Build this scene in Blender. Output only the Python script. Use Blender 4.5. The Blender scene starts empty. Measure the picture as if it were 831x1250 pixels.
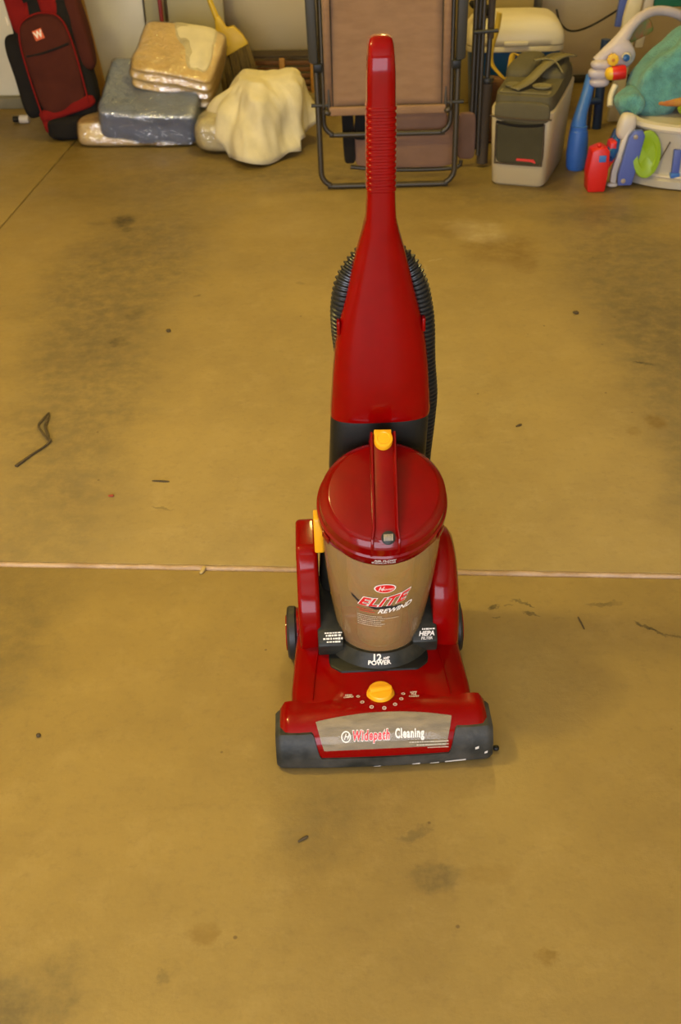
import bpy, bmesh, math, random
from mathutils import Vector, Matrix, noise
R = math.radians
random.seed(7)
C = bpy.context.scene.collection
scn = bpy.context.scene

# ------------------------------------------------------------------ camera
cam_d = bpy.data.cameras.new('camera')
cam = bpy.data.objects.new('camera', cam_d); C.objects.link(cam)
cam.location = (0, 0, 1.44)
cam.rotation_mode = 'QUATERNION'
cam.rotation_quaternion = (Matrix.Rotation(R(90 - 34.3), 4, 'X') @ Matrix.Rotation(R(-2.0), 4, 'Z')).to_quaternion()
cam_d.sensor_fit = 'VERTICAL'; cam_d.sensor_height = 23.6; cam_d.sensor_width = 15.7
cam_d.lens = 1400 / 1250 * 23.6
cam_d.clip_start = 0.05; cam_d.clip_end = 60
cam_d.dof.use_dof = True; cam_d.dof.focus_distance = 2.05; cam_d.dof.aperture_fstop = 5.0
scn.camera = cam

# ------------------------------------------------------------------ light
w = bpy.data.worlds.new('world'); scn.world = w; w.use_nodes = True
bg = w.node_tree.nodes['Background']
bg.inputs['Color'].default_value = (0.80, 0.88, 1.0, 1); bg.inputs['Strength'].default_value = 1.1

def area_light(name, loc, target, sx, sy, power, color):
    d = bpy.data.lights.new(name, 'AREA'); d.shape = 'RECTANGLE'; d.size = sx; d.size_y = sy
    d.energy = power; d.color = color
    o = bpy.data.objects.new(name, d); C.objects.link(o); o.location = loc
    o.rotation_euler = (Vector(target) - Vector(loc)).to_track_quat('-Z', 'Y').to_euler()
    return o
# daylight entering through the open garage door behind the photographer
area_light('daylight_door', (-0.7, -2.6, 1.15), (0.1, 3.2, 0.5), 3.6, 1.9, 160, (0.92, 0.95, 1.10))
# a ceiling lamp, plus a rear one added to brighten the wall (their sockets are built further down)
LAMP_AND_FILL = [((-1.35, 1.9), 95), ((0.35, 4.35), 52)]
for (lx, ly), pw in LAMP_AND_FILL:
    bulb_d = bpy.data.lights.new('lamp_and_fill_bulb', 'POINT'); bulb_d.energy = pw; bulb_d.color = (1.0, 0.79, 0.24)
    bulb_d.shadow_soft_size = 0.12
    bulb = bpy.data.objects.new('lamp_and_fill_bulb', bulb_d); C.objects.link(bulb); bulb.location = (lx, ly, 2.34)

scn.view_settings.view_transform = 'Standard'; scn.view_settings.look = 'None'
scn.view_settings.gamma = 1.0; scn.view_settings.use_curve_mapping = False
scn.view_settings.exposure = 0.0

# ------------------------------------------------------------------ materials
def mat(name, col, rough=0.5, metal=0.0, coat=0.0, bump=0.0, bscale=60, var=0.0, vscale=8, alpha=1.0, trans=0.0, spec=0.5, sheen=0.0, vcol=None, stretch=None):
    m = bpy.data.materials.new(name); m.use_nodes = True
    nt = m.node_tree; b = nt.nodes['Principled BSDF']
    b.inputs['Base Color'].default_value = (*col, 1)
    b.inputs['Roughness'].default_value = rough; b.inputs['Metallic'].default_value = metal
    b.inputs['Coat Weight'].default_value = coat; b.inputs['Coat Roughness'].default_value = 0.08
    b.inputs['Alpha'].default_value = alpha; b.inputs['Transmission Weight'].default_value = trans
    b.inputs['Specular IOR Level'].default_value = spec
    if sheen: b.inputs['Sheen Weight'].default_value = sheen
    tc = nt.nodes.new('ShaderNodeTexCoord'); vec = tc.outputs['Object']
    if stretch:
        mp = nt.nodes.new('ShaderNodeMapping'); mp.inputs['Scale'].default_value = stretch
        nt.links.new(vec, mp.inputs['Vector']); vec = mp.outputs['Vector']
    if var > 0:
        n = nt.nodes.new('ShaderNodeTexNoise'); n.inputs['Scale'].default_value = vscale; n.inputs['Detail'].default_value = 5
        nt.links.new(vec, n.inputs['Vector'])
        mx = nt.nodes.new('ShaderNodeMix'); mx.data_type = 'RGBA'
        c2 = vcol if vcol else tuple(c * (1 - var) for c in col)
        mx.inputs[6].default_value = (*col, 1); mx.inputs[7].default_value = (*c2, 1)
        mr = nt.nodes.new('ShaderNodeMapRange'); mr.inputs['From Min'].default_value = 0.35; mr.inputs['From Max'].default_value = 0.68
        nt.links.new(n.outputs['Fac'], mr.inputs['Value']); nt.links.new(mr.outputs['Result'], mx.inputs[0])
        nt.links.new(mx.outputs[2], b.inputs['Base Color'])
    if bump > 0:
        n2 = nt.nodes.new('ShaderNodeTexNoise'); n2.inputs['Scale'].default_value = bscale; n2.inputs['Detail'].default_value = 4
        nt.links.new(vec, n2.inputs['Vector'])
        bp = nt.nodes.new('ShaderNodeBump'); bp.inputs['Strength'].default_value = bump; bp.inputs['Distance'].default_value = 0.01
        nt.links.new(n2.outputs['Fac'], bp.inputs['Height']); nt.links.new(bp.outputs['Normal'], b.inputs['Normal'])
    return m

RED = mat('red_plastic', (0.215, 0.0009, 0.0006), 0.11, bump=0.006, bscale=25, var=0.10, spec=0.22, vscale=30)
RED2 = mat('red_lid', (0.19, 0.0009, 0.0006), 0.12, spec=0.28, var=0.15, vscale=30, bump=0.015, bscale=60)
BLK = mat('black_plastic', (0.009, 0.009, 0.007), 0.42, spec=0.3, bump=0.03, bscale=200)
BLK2 = mat('charcoal_plastic', (0.012, 0.013, 0.009), 0.45, spec=0.28, bump=0.05, bscale=300, var=0.3, vscale=40, vcol=(0.030, 0.028, 0.02))
BUMP = mat('bumper_plastic', (0.017, 0.018, 0.014), 0.5, spec=0.3, bump=0.08, bscale=160, var=0.4, vscale=25, vcol=(0.06, 0.055, 0.045))
HOSE = mat('hose_rubber', (0.014, 0.014, 0.013), 0.36)
YEL = mat('yellow_plastic', (0.80, 0.38, 0.008), 0.38, bump=0.02)
WHT = mat('white_print', (0.78, 0.72, 0.62), 0.5)
REDP = mat('red_print', (0.60, 0.01, 0.01), 0.4)
BLKP = mat('black_print', (0.012, 0.012, 0.012), 0.5)
GREYP = mat('grey_print', (0.50, 0.42, 0.30), 0.6)
RUB = mat('wheel_rubber', (0.016, 0.017, 0.017), 0.5)
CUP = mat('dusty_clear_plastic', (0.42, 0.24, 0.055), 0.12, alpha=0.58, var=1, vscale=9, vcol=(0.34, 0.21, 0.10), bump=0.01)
PANE = mat('window_plastic', (0.50, 0.42, 0.28), 0.08, alpha=0.22, coat=0.5)
BRISTLE = mat('brush_roll_fibre', (0.24, 0.175, 0.095), 0.8, var=1, vscale=30, vcol=(0.11, 0.08, 0.045), bump=0.3, bscale=200, stretch=(1, 4, 4))
DUST = mat('packed_dust', (0.20, 0.15, 0.11), 0.95, var=1, vscale=40, vcol=(0.30, 0.11, 0.08), bump=0.6, bscale=80)
DIRTY = mat('dirty_scuff', (0.55, 0.50, 0.42), 0.9)

# ------------------------------------------------------------------ helpers
def mk(name, verts, faces, m, parent=None, smooth=True, sharp=None):
    me = bpy.data.meshes.new(name)
    me.from_pydata([tuple(v) for v in verts], [], faces); me.update()
    bm = bmesh.new(); bm.from_mesh(me)
    bmesh.ops.recalc_face_normals(bm, faces=bm.faces)
    if sharp is not None:
        for e in bm.edges:
            if len(e.link_faces) == 2 and e.calc_face_angle(0) > R(sharp): e.smooth = False
    bm.to_mesh(me); bm.free()
    for p in me.polygons: p.use_smooth = smooth
    me.materials.append(m)
    o = bpy.data.objects.new(name, me); C.objects.link(o)
    if parent: o.parent = parent
    return o

def thing(name, label, cat, loc=(0, 0, 0), rotz=0, group=None):
    o = bpy.data.objects.new(name, None); C.objects.link(o)
    o.empty_display_size = 0.05
    o.location = loc; o.rotation_euler = (0, 0, rotz); o['label'] = label; o['category'] = cat
    if group: o['group'] = group
    return o
def tag(o, label, cat, group=None):
    o['label'] = label; o['category'] = cat
    if group: o['group'] = group
    return o
def struct(o): o['kind'] = 'structure'; return o

def catmull(pts, n=6, closed=False):
    pts = [Vector(p) for p in pts]; out = []
    N = len(pts); rng = range(N if closed else N - 1)
    for i in rng:
        if closed: p0, p1, p2, p3 = pts[(i-1) % N], pts[i], pts[(i+1) % N], pts[(i+2) % N]
        else: p0, p1, p2, p3 = pts[max(i-1, 0)], pts[i], pts[i+1], pts[min(i+2, N-1)]
        for k in range(n):
            t = k / n
            out.append(0.5 * ((2*p1) + (-p0+p2)*t + (2*p0-5*p1+4*p2-p3)*t*t + (-p0+3*p1-3*p2+p3)*t**3))
    if not closed: out.append(pts[-1])
    return out

def loft_data(rings, cap=True, closed=True):
    n = len(rings[0]); V = [v for r in rings for v in r]; F = []
    for i in range(len(rings) - 1):
        for j in range(n if closed else n - 1):
            a, b = i*n + j, i*n + (j+1) % n
            F.append((a, b, b + n, a + n))
    if cap and closed:
        F.append(tuple(range(n))[::-1]); F.append(tuple(range((len(rings)-1)*n, len(rings)*n)))
    return V, F
def loft(name, rings, m, parent=None, cap=True, closed=True, smooth=True, sharp=None):
    V, F = loft_data(rings, cap, closed)
    return mk(name, V, F, m, parent, smooth, sharp)

def tube_data(path, rad, seg=10, flat=1.0):
    path = [Vector(p) for p in path]; rings = []
    up = None
    for i, p in enumerate(path):
        t = (path[min(i+1, len(path)-1)] - path[max(i-1, 0)]).normalized()
        if up is None:
            up = Vector((0, 0, 1)) if abs(t.z) < 0.9 else Vector((0, 1, 0))
        s = t.cross(up).normalized(); up = s.cross(t).normalized()
        r = rad[i] if isinstance(rad, (list, tuple)) else rad
        rings.append([p + (s * math.cos(2*math.pi*k/seg) + up * math.sin(2*math.pi*k/seg) * flat) * r for k in range(seg)])
    return loft_data(rings)
def tube(name, pts, r, m, parent=None, n=5, seg=10, flat=1.0):
    path = catmull(pts, n) if n > 1 else pts
    if isinstance(r, (list, tuple)):
        rr = []
        for i in range(len(path)):
            f = i / (len(path)-1) * (len(r)-1); k = min(int(f), len(r)-2); rr.append(r[k] + (r[k+1]-r[k])*(f-k))
        r = rr
    V, F = tube_data(path, r, seg, flat)
    return mk(name, V, F, m, parent, sharp=60)
def merge(parts):
    V, F = [], []
    for v, f in parts:
        o = len(V); V += list(v); F += [tuple(i + o for i in q) for q in f]
    return V, F

def box_data(x0, x1, y0, y1, z0, z1):
    V = [Vector((x, y, z)) for z in (z0, z1) for y in (y0, y1) for x in (x0, x1)]
    return V, [(0, 2, 3, 1), (4, 5, 7, 6), (0, 1, 5, 4), (2, 6, 7, 3), (0, 4, 6, 2), (1, 3, 7, 5)]
def box(name, b, m, parent=None, bev=0.0, seg=2, M=None, smooth=True):
    V, F = box_data(*b)
    me = bpy.data.meshes.new(name); me.from_pydata([tuple(v) for v in V], [], F)
    bm = bmesh.new(); bm.from_mesh(me); bmesh.ops.recalc_face_normals(bm, faces=bm.faces)
    if bev > 0:
        bmesh.ops.bevel(bm, geom=list(bm.edges), offset=bev, segments=seg, affect='EDGES', profile=0.5)
    if M is not None: bm.transform(M)
    for e in bm.edges:
        if bev == 0 or (len(e.link_faces) == 2 and e.calc_face_angle(0) > R(50)): e.smooth = False
    bm.to_mesh(me); bm.free()
    for p in me.polygons: p.use_smooth = smooth
    me.materials.append(m)
    o = bpy.data.objects.new(name, me); C.objects.link(o)
    if parent: o.parent = parent
    return o
def prism(name, poly, z0, z1, m, parent=None, bev=0.002, axis='z', M=None, seg=2):
    """poly: 2D outline; axis z -> (x,y); axis x -> (y,z) extruded along x; axis y -> (x,z) extruded along y"""
    def P(a, b, h):
        return {'z': (a, b, h), 'x': (h, a, b), 'y': (a, h, b)}[axis]
    n = len(poly)
    V = [P(a, b, z0) for a, b in poly] + [P(a, b, z1) for a, b in poly]
    F = [tuple(range(n))[::-1], tuple(range(n, 2*n))] + [(i, (i+1) % n, (i+1) % n + n, i + n) for i in range(n)]
    me = bpy.data.meshes.new(name); me.from_pydata(V, [], F)
    bm = bmesh.new(); bm.from_mesh(me); bmesh.ops.recalc_face_normals(bm, faces=bm.faces)
    if bev > 0:
        es = [e for e in bm.edges if len(e.link_faces) == 2 and e.calc_face_angle(0) > R(35)]
        bmesh.ops.bevel(bm, geom=es, offset=bev, segments=seg, affect='EDGES', profile=0.5)
    if M is not None: bm.transform(M)
    for e in bm.edges:
        if len(e.link_faces) == 2 and e.calc_face_angle(0) > R(40): e.smooth = False
    bm.to_mesh(me); bm.free()
    for p in me.polygons: p.use_smooth = True
    me.materials.append(m)
    o = bpy.data.objects.new(name, me); C.objects.link(o)
    if parent: o.parent = parent
    return o
def lathe_data(prof, seg=40, M=None, a0=0, a1=2*math.pi):
    full = abs(a1 - a0 - 2*math.pi) < 1e-6
    rings = []
    for r, z in prof:
        rings.append([Vector((r*math.cos(a0+(a1-a0)*k/(seg if full else seg-1)), r*math.sin(a0+(a1-a0)*k/(seg if full else seg-1)), z)) for k in range(seg)])
    V, F = loft_data(rings, cap=full, closed=full)
    if M is not None: V = [M @ v for v in V]
    return V, F
def lathe(name, prof, m, parent=None, seg=40, M=None, sharp=40, **k):
    V, F = lathe_data(prof, seg, M, **k)
    return mk(name, V, F, m, parent, sharp=sharp)
def puff(name, half, m, parent=None, k=5, cuts=14, amp=0.0, freq=4, seed=0, M=None, fn=None):
    bm = bmesh.new(); bmesh.ops.create_cube(bm, size=2)
    bmesh.ops.subdivide_edges(bm, edges=list(bm.edges), cuts=cuts, use_grid_fill=True)
    H = Vector(half); sd = Vector((seed*3.1, seed*1.7, seed*5.3))
    for v in bm.verts:
        p = v.co.copy(); n = (abs(p.x)**k + abs(p.y)**k + abs(p.z)**k) ** (1/k)
        q = p / n
        c = Vector((q.x*H.x, q.y*H.y, q.z*H.z))
        if amp:
            d = noise.noise(c*freq + sd) + 0.5*noise.noise(c*freq*2.3 + sd)
            c += Vector((q.x, q.y, q.z)).normalized() * amp * d
        if fn: c = fn(c, q)
        v.co = c
    if M is not None: bm.transform(M)
    bmesh.ops.recalc_face_normals(bm, faces=bm.faces)
    me = bpy.data.meshes.new(name); bm.to_mesh(me); bm.free()
    for p in me.polygons: p.use_smooth = True
    me.materials.append(m)
    o = bpy.data.objects.new(name, me); C.objects.link(o)
    if parent: o.parent = parent
    return o
def TR(loc=(0, 0, 0), rx=0, ry=0, rz=0, s=(1, 1, 1)):
    return Matrix.Translation(loc) @ Matrix.Rotation(R(rz), 4, 'Z') @ Matrix.Rotation(R(ry), 4, 'Y') @ Matrix.Rotation(R(rx), 4, 'X') @ Matrix.Diagonal((*s, 1))

def text_data(s, size, bold=0.0, shear=0.0, sx=1.0, sp=1.0):
    cu = bpy.data.curves.new('lettering', 'FONT'); cu.body = s; cu.size = size; cu.offset = bold; cu.shear = shear; cu.space_character = sp
    cu.align_x = 'CENTER'; cu.align_y = 'CENTER'; cu.resolution_u = 4
    o = bpy.data.objects.new('lettering', cu); C.objects.link(o)
    bpy.context.view_layer.update()
    me = bpy.data.meshes.new_from_object(o)
    V = [(v.co.x*sx, v.co.y) for v in me.vertices]; F = [tuple(p.vertices) for p in me.polygons]
    bpy.data.objects.remove(o); bpy.data.curves.remove(cu); bpy.data.meshes.remove(me)
    return V, F
def text(name, s, size, fmap, m, parent, bold=0.0, shear=0.0, sx=1.0, off=0.0006, wave=None, sp=1.0):
    V, F = text_data(s, size, bold, shear, sx, sp)
    if wave: V = [(x, y + wave(x)) for x, y in V]
    return mk(name, [fmap(x, y, off) for x, y in V], F, m, parent, smooth=False)
def strokes(name, rows, fmap, m, parent, off=0.0006, seed=1):
    """rows of print too small to read: broken short bars"""
    rnd = random.Random(seed); parts = []; off = off + 0.0006
    for (x0, x1, y, h) in rows:
        x = x0
        while x < x1:
            wd = rnd.uniform(0.5, 1.6) * h
            for k in range(1):
                a, b = x, min(x + wd, x1)
                hh = h * rnd.uniform(0.7, 1.0)
                parts.append(([fmap(a, y-hh/2, off), fmap(b, y-hh/2, off), fmap(b, y+hh/2, off), fmap(a, y+hh/2, off)], [(0, 1, 2, 3)]))
            x += wd + h * rnd.uniform(0.15, 0.5)
    V, F = merge(parts)
    return mk(name, V, F, m, parent, smooth=False)
def plane_map(O, U, W):
    O, U, W = Vector(O), Vector(U).normalized(), Vector(W).normalized(); N = U.cross(W)
    return lambda x, y, off: O + U*x + W*y + N*off

# ------------------------------------------------------------------ garage shell (turned 5 degrees from the camera)
GA = R(-5.0)
def G(gx, gy, z=0.0):
    return Vector((gx*math.cos(GA) - gy*math.sin(GA), gx*math.sin(GA) + gy*math.cos(GA), z))
GM = Matrix.Rotation(GA, 4, 'Z')

def concrete():
    m = bpy.data.materials.new('stained_concrete'); m.use_nodes = True
    nt = m.node_tree; b = nt.nodes['Principled BSDF']; N = nt.nodes.new; L = nt.links.new
    tc = N('ShaderNodeTexCoord'); P = tc.outputs['Object']
    def noise_(scale, detail=6, rough=0.6, vec=None):
        n = N('ShaderNodeTexNoise'); n.inputs['Scale'].default_value = scale; n.inputs['Detail'].default_value = detail
        n.inputs['Roughness'].default_value = rough; L(vec or P, n.inputs['Vector']); return n
    def mr(v, a, bb, c=0.0, d=1.0, smooth=False):
        r = N('ShaderNodeMapRange'); r.inputs['From Min'].default_value = a; r.inputs['From Max'].default_value = bb
        r.inputs['To Min'].default_value = c; r.inputs['To Max'].default_value = d
        if smooth: r.interpolation_type = 'SMOOTHSTEP'
        L(v, r.inputs['Value']); return r.outputs['Result']
    def mix(fac, a, bcol, mode='MIX'):
        x = N('ShaderNodeMix'); x.data_type = 'RGBA'; x.blend_type = mode
        L(fac, x.inputs[0])
        if isinstance(a, tuple): x.inputs[6].default_value = (*a, 1)
        else: L(a, x.inputs[6])
        x.inputs[7].default_value = (*bcol, 1); return x.outputs[2]
    col = mix(mr(noise_(1.3).outputs['Fac'], 0.35, 0.68), (0.335, 0.236, 0.077), (0.270, 0.190, 0.066))
    col = mix(mr(noise_(6, 8, 0.7).outputs['Fac'], 0.45, 0.75, 0, 0.45), col, (0.215, 0.148, 0.055))
    col = mix(mr(noise_(11, 8, 0.75).outputs['Fac'], 0.52, 0.8, 0, 0.5), col, (0.42, 0.31, 0.13))
    col = mix(mr(noise_(45, 6, 0.7).outputs['Fac'], 0.52, 0.8, 0, 0.38), col, (0.16, 0.11, 0.05))
    # rain-like fine streaking of the trowel
    # warped coordinates for the edges of the stains and darker patches
    wn = noise_(9, 6, 0.65)
    sub = N('ShaderNodeVectorMath'); sub.operation = 'SUBTRACT'; L(wn.outputs['Color'], sub.inputs[0]); sub.inputs[1].default_value = (0.5, 0.5, 0.5)
    sc = N('ShaderNodeVectorMath'); sc.operation = 'SCALE'; L(sub.outputs[0], sc.inputs[0]); sc.inputs['Scale'].default_value = 0.22
    ad = N('ShaderNodeVectorMath'); ad.operation = 'ADD'; L(P, ad.inputs[0]); L(sc.outputs[0], ad.inputs[1]); PW = ad.outputs[0]
    wn2 = noise_(50, 4, 0.6)
    sub2 = N('ShaderNodeVectorMath'); sub2.operation = 'SUBTRACT'; L(wn2.outputs['Color'], sub2.inputs[0]); sub2.inputs[1].default_value = (0.5, 0.5, 0.5)
    sc2 = N('ShaderNodeVectorMath'); sc2.operation = 'SCALE'; L(sub2.outputs[0], sc2.inputs[0]); sc2.inputs['Scale'].default_value = 0.035
    ad2 = N('ShaderNodeVectorMath'); ad2.operation = 'ADD'; L(P, ad2.inputs[0]); L(sc2.outputs[0], ad2.inputs[1]); PF = ad2.outputs[0]
    gritty = mr(noise_(22, 6, 0.75).outputs['Fac'], 0.38, 0.62, 0.35, 1.0)
    def blob(col, cx, cy, rx, ry, rot, bcol, st, fine=False, e0=0.35, e1=1.25):
        mp = N('ShaderNodeMapping'); mp.vector_type = 'TEXTURE'
        mp.inputs['Location'].default_value = (cx, cy, 0); mp.inputs['Rotation'].default_value = (0, 0, R(rot)); mp.inputs['Scale'].default_value = (rx, ry, 1)
        L(PF if fine else PW, mp.inputs['Vector'])
        sx = N('ShaderNodeVectorMath'); sx.operation = 'MULTIPLY'; L(mp.outputs[0], sx.inputs[0]); sx.inputs[1].default_value = (1, 1, 0)
        ln = N('ShaderNodeVectorMath'); ln.operation = 'LENGTH'; L(sx.outputs[0], ln.inputs[0])
        f = mr(ln.outputs['Value'], e0, e1, st, 0.0, True)
        mu = N('ShaderNodeMath'); mu.operation = 'MULTIPLY'; L(f, mu.inputs[0]); L(gritty, mu.inputs[1])
        return mix(mu.outputs[0], col, bcol)
    DK = (0.110, 0.084, 0.044); BR = (0.18, 0.105, 0.022); LT = (0.46, 0.37, 0.22); VD = (0.035, 0.028, 0.018)
    big = [(0.0, 5.1, 2.4, 1.15, 0, (0.13, 0.095, 0.022), .55), (-0.68, 3.55, .30, .75, -8, DK, .75), (-0.67, 2.75, .24, .55, 0, DK, .65), (-0.66, 2.15, .22, .35, 0, DK, .45),  # first: broad darker tone over the far floor
           (-0.75, 4.35, .35, .25, 20, DK, .35), (0.95, 3.35, .28, .75, 0, DK, .70), (0.93, 2.6, .20, .70, 0, DK, .65),
           (0.86, 2.10, .16, .30, 0, DK, .5), (0.95, 3.92, .25, .12, 0, DK, .6), (0.45, 4.05, .3, .16, 0, BR, .25),
           (-0.66, 1.70, .13, .25, 0, DK, .55), (-0.50, 0.93, .13, .09, 0, DK, .8), (0.55, 1.15, .3, .3, 30, BR, .10),
           (0.56, 3.62, .14, .17, -20, BR, .75), (0.50, 3.80, .10, .14, 20, LT, .75), (0.40, 3.82, .13, .08, 0, BR, .5),
           (-0.05, 1.25, .09, .09, 0, DK, .40), (-0.2, 4.5, .5, .12, 0, DK, .5), (0.9, 4.15, .6, .12, 0, DK, .55)]  # last two: darker bands at the feet of the row of things
    fine = [(-0.745, 4.015, .050, .075, 0, VD, .85), (-0.72, 3.93, .02, .03, 0, VD, .6), (-0.62, 3.02, .035, .045, 20, VD, .55),
            (-0.60, 3.2, .04, .05, 0, VD, .35), (0.62, 3.50, .05, .10, 0, BR, .6), (0.788, 2.459, .030, .045, 0, BR, .85),
            (0.725, 2.42, .02, .03, 0, BR, .5), (0.123, 1.122, .046, .032, 10, DK, .75), (0.205, 1.125, .05, .02, 0, BR, .3),
            (0.297, 1.763, .014, .006, 20, VD, .9), (0.300, 1.727, .010, .004, 0, VD, .8), (0.325, 1.765, .008, .004, 0, VD, .7),
            (0.356, 1.768, .028, .005, -30, VD, .95), (0.366, 1.735, .022, .004, -30, VD, .8), (0.515, 1.755, .045, .007, 5, VD, .5),
            (0.578, 1.685, .026, .005, -45, VD, .9), (0.595, 1.668, .026, .005, -45, VD, .7), (0.63, 1.655, .03, .005, -15, VD, .6),
            (0.833, 2.776, .034, .009, -25, VD, .9), (-0.22, 1.035, .03, .022, 0, BR, .55), (-0.271, 0.97, .012, .012, 0, DK, .6),
            (0.27, 0.98, .018, .016, 0, BR, .7), (0.335, 3.55, .03, .006, 20, LT, .8), (0.30, 3.48, .008, .03, 0, LT, .4),
            (-0.42, 3.33, .015, .008, 20, VD, .6), (-0.56, 1.0, .012, .03, 0, VD, .3), (-0.10, 3.4, .02, .012, 0, VD, .35),
            (-0.40, 2.15, .03, .006, -20, VD, .5), (-0.83, 4.0, .05, .02, 0, DK, .5), (0.10, 1.205, .04, .012, 30, DK, .5)]
    for a in big: col = blob(col, *a)
    for a in fine: col = blob(col, *a, fine=True, e0=0.5, e1=1.1)
    # small dark grit specks
    vo = N('ShaderNodeTexVoronoi'); vo.inputs['Scale'].default_value = 9; L(P, vo.inputs['Vector'])
    col = mix(mr(vo.outputs['Distance'], 0.02, 0.035, 0.75, 0), col, (0.10, 0.06, 0.03))
    L(col, b.inputs['Base Color'])
    L(mr(noise_(5).outputs['Fac'], 0.3, 0.7, 0.42, 0.66), b.inputs['Roughness'])
    b.inputs['Specular IOR Level'].default_value = 0.35
    n1 = noise_(14, 8, 0.7); bp = N('ShaderNodeBump'); bp.inputs['Strength'].default_value = 0.15; bp.inputs['Distance'].default_value = 0.01
    L(n1.outputs['Fac'], bp.inputs['Height']); L(bp.outputs['Normal'], b.inputs['Normal'])
    return m
CONC = concrete()
JF = mat('joint_filler', (0.50, 0.36, 0.26), 0.9, var=1, vscale=14, vcol=(0.36, 0.24, 0.15), bump=0.5, bscale=60)
JDIRT = mat('joint_dirt', (0.07, 0.045, 0.025), 0.95)
WALL = mat('cream_wall_paint', (0.90, 0.74, 0.42), 0.85, bump=0.12, bscale=45)
CEIL = mat('ceiling_paint', (0.78, 0.72, 0.60), 0.9, bump=0.2, bscale=40)
BASE = mat('grey_base_board', (0.20, 0.18, 0.12), 0.7, var=0.3)

floor = struct(bpy.data.objects.new('floor', None)); C.objects.link(floor)
box('sub_base', (-3.2, 3.2, -2.7, 6.0, -0.16, -0.02), JDIRT, floor, M=GM)
JY = 1.891; JX = -1.527
box('concrete_slab', (-3.2, 3.2, -2.7, JY-0.010, -0.12, 0.0), CONC, floor, bev=0.003, M=GM)
box('concrete_slab', (JX+0.003, 3.2, JY+0.009, 6.0, -0.12, 0.0), CONC, floor, bev=0.003, M=GM)
box('concrete_slab', (-3.2, JX-0.003, JY+0.009, 6.0, -0.12, 0.0), CONC, floor, bev=0.003, M=GM)
# lumpy filler strip in the cross joint
Vs = []; n = 420
for i in range(n+1):
    gx = -2.2 + 4.4*i/n
    wob = 0.0015*noise.noise(Vector((gx*9, 3, 0))); hh = -0.001 + 0.0016*noise.noise(Vector((gx*22, 0, 5)))
    Vs.append([G(gx, JY-0.0070+wob, -0.014), G(gx, JY-0.0060+wob, hh), G(gx, JY+0.003, hh+0.0016), G(gx, JY+0.009, hh-0.001), G(gx, JY+0.009, -0.014)])
loft('joint_filler', Vs, JF, floor, closed=False)

struct(box('wall_back', (-3.2, 3.2, 5.80, 5.92, -0.12, 2.6), WALL, M=GM))
struct(box('wall_left', (-3.3, -3.2, -2.7, 5.92, -0.12, 2.6), WALL, M=GM))
struct(box('wall_right', (3.2, 3.3, -2.7, 5.92, -0.12, 2.6), WALL, M=GM))
struct(box('ceiling', (-3.3, 3.3, -2.7, 5.92, 2.6, 2.7), CEIL, M=GM))
struct(box('wall_front', (-3.3, 3.3, -2.8, -2.7, 2.25, 2.7), WALL, M=GM))
struct(box('baseboard_back', (-3.2, -0.55, 5.785, 5.80, 0.0, 0.09), BASE, M=GM, bev=0.003))
struct(box('trim_1', (0.05, 3.2, 5.79, 5.80, 0.0, 0.035), mat('dark_wall_foot', (0.035, 0.028, 0.02), 0.9), M=GM))

# lamp sockets on the ceiling, the rear one for the added wall fill
LAMPG = mat('lamp_rim_metal', (0.6, 0.5, 0.3), 0.3, metal=1)
for ((lx, ly), pw), lab in zip(LAMP_AND_FILL, ('small ceiling lamp socket above the left side of the garage floor', 'small socket of the added fill lamp close to the back wall')):
    lampt = thing('lamp_and_fill_socket', lab, 'lamp', (lx, ly, 2.6))
    lathe('lamp_base', [(0.0, 0.0), (0.08, 0.0), (0.085, -0.02), (0.05, -0.045), (0.03, -0.06), (0.0, -0.06)], LAMPG, lampt)

# ------------------------------------------------------------------ vacuum cleaner
vac = thing('upright_vacuum_cleaner', 'glossy red upright vacuum cleaner with clear dirt cup, standing on the concrete floor', 'vacuum cleaner', (0.060, 1.362, 0), R(1.0))

PR = catmull([(-0.006, 0.002), (-0.014, 0.008), (-0.016, 0.026), (-0.013, 0.045), (-0.004, 0.062), (0.012, 0.076), (0.034, 0.083), (0.063, 0.083)], 6)
def prof(X, v, off=0.0):
    f = max(0, min(1, v)) * (len(PR)-1); k = min(int(f), len(PR)-2); p = PR[k].lerp(PR[k+1], f-k)
    d = PR[k+1] - PR[k]; nrm = Vector((-d.y, d.x)).normalized()
    if nrm.x > 0.3 and p.x < 0.02: nrm = -nrm
    p = p + nrm*off
    zs = 1 + 0.10*max(0, 1-(X/0.14)**2)
    bow = 0.006*(X/0.18)**2
    return Vector((X, p.x + bow, p.y*zs if p.y > 0.03 else p.y))
# red front housing
rings = []
NX = 40
for i in range(NX+1):
    X = -0.173 + 0.346*i/NX
    s = 1 - 0.22*max(0, (abs(X)-0.160)/0.013)**2
    ring = [prof(X, j/30) for j in range(31)] + [Vector((X, 0.070, 0.072)), Vector((X, 0.072, 0.03)), Vector((X, 0.068, 0.004))]
    ring = [Vector((X, 0.030 + (p.y-0.030)*s, 0.036 + (p.z-0.036)*s)) for p in ring]
    rings.append(ring)
loft('nozzle_housing', rings, RED, vac, sharp=50)
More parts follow.
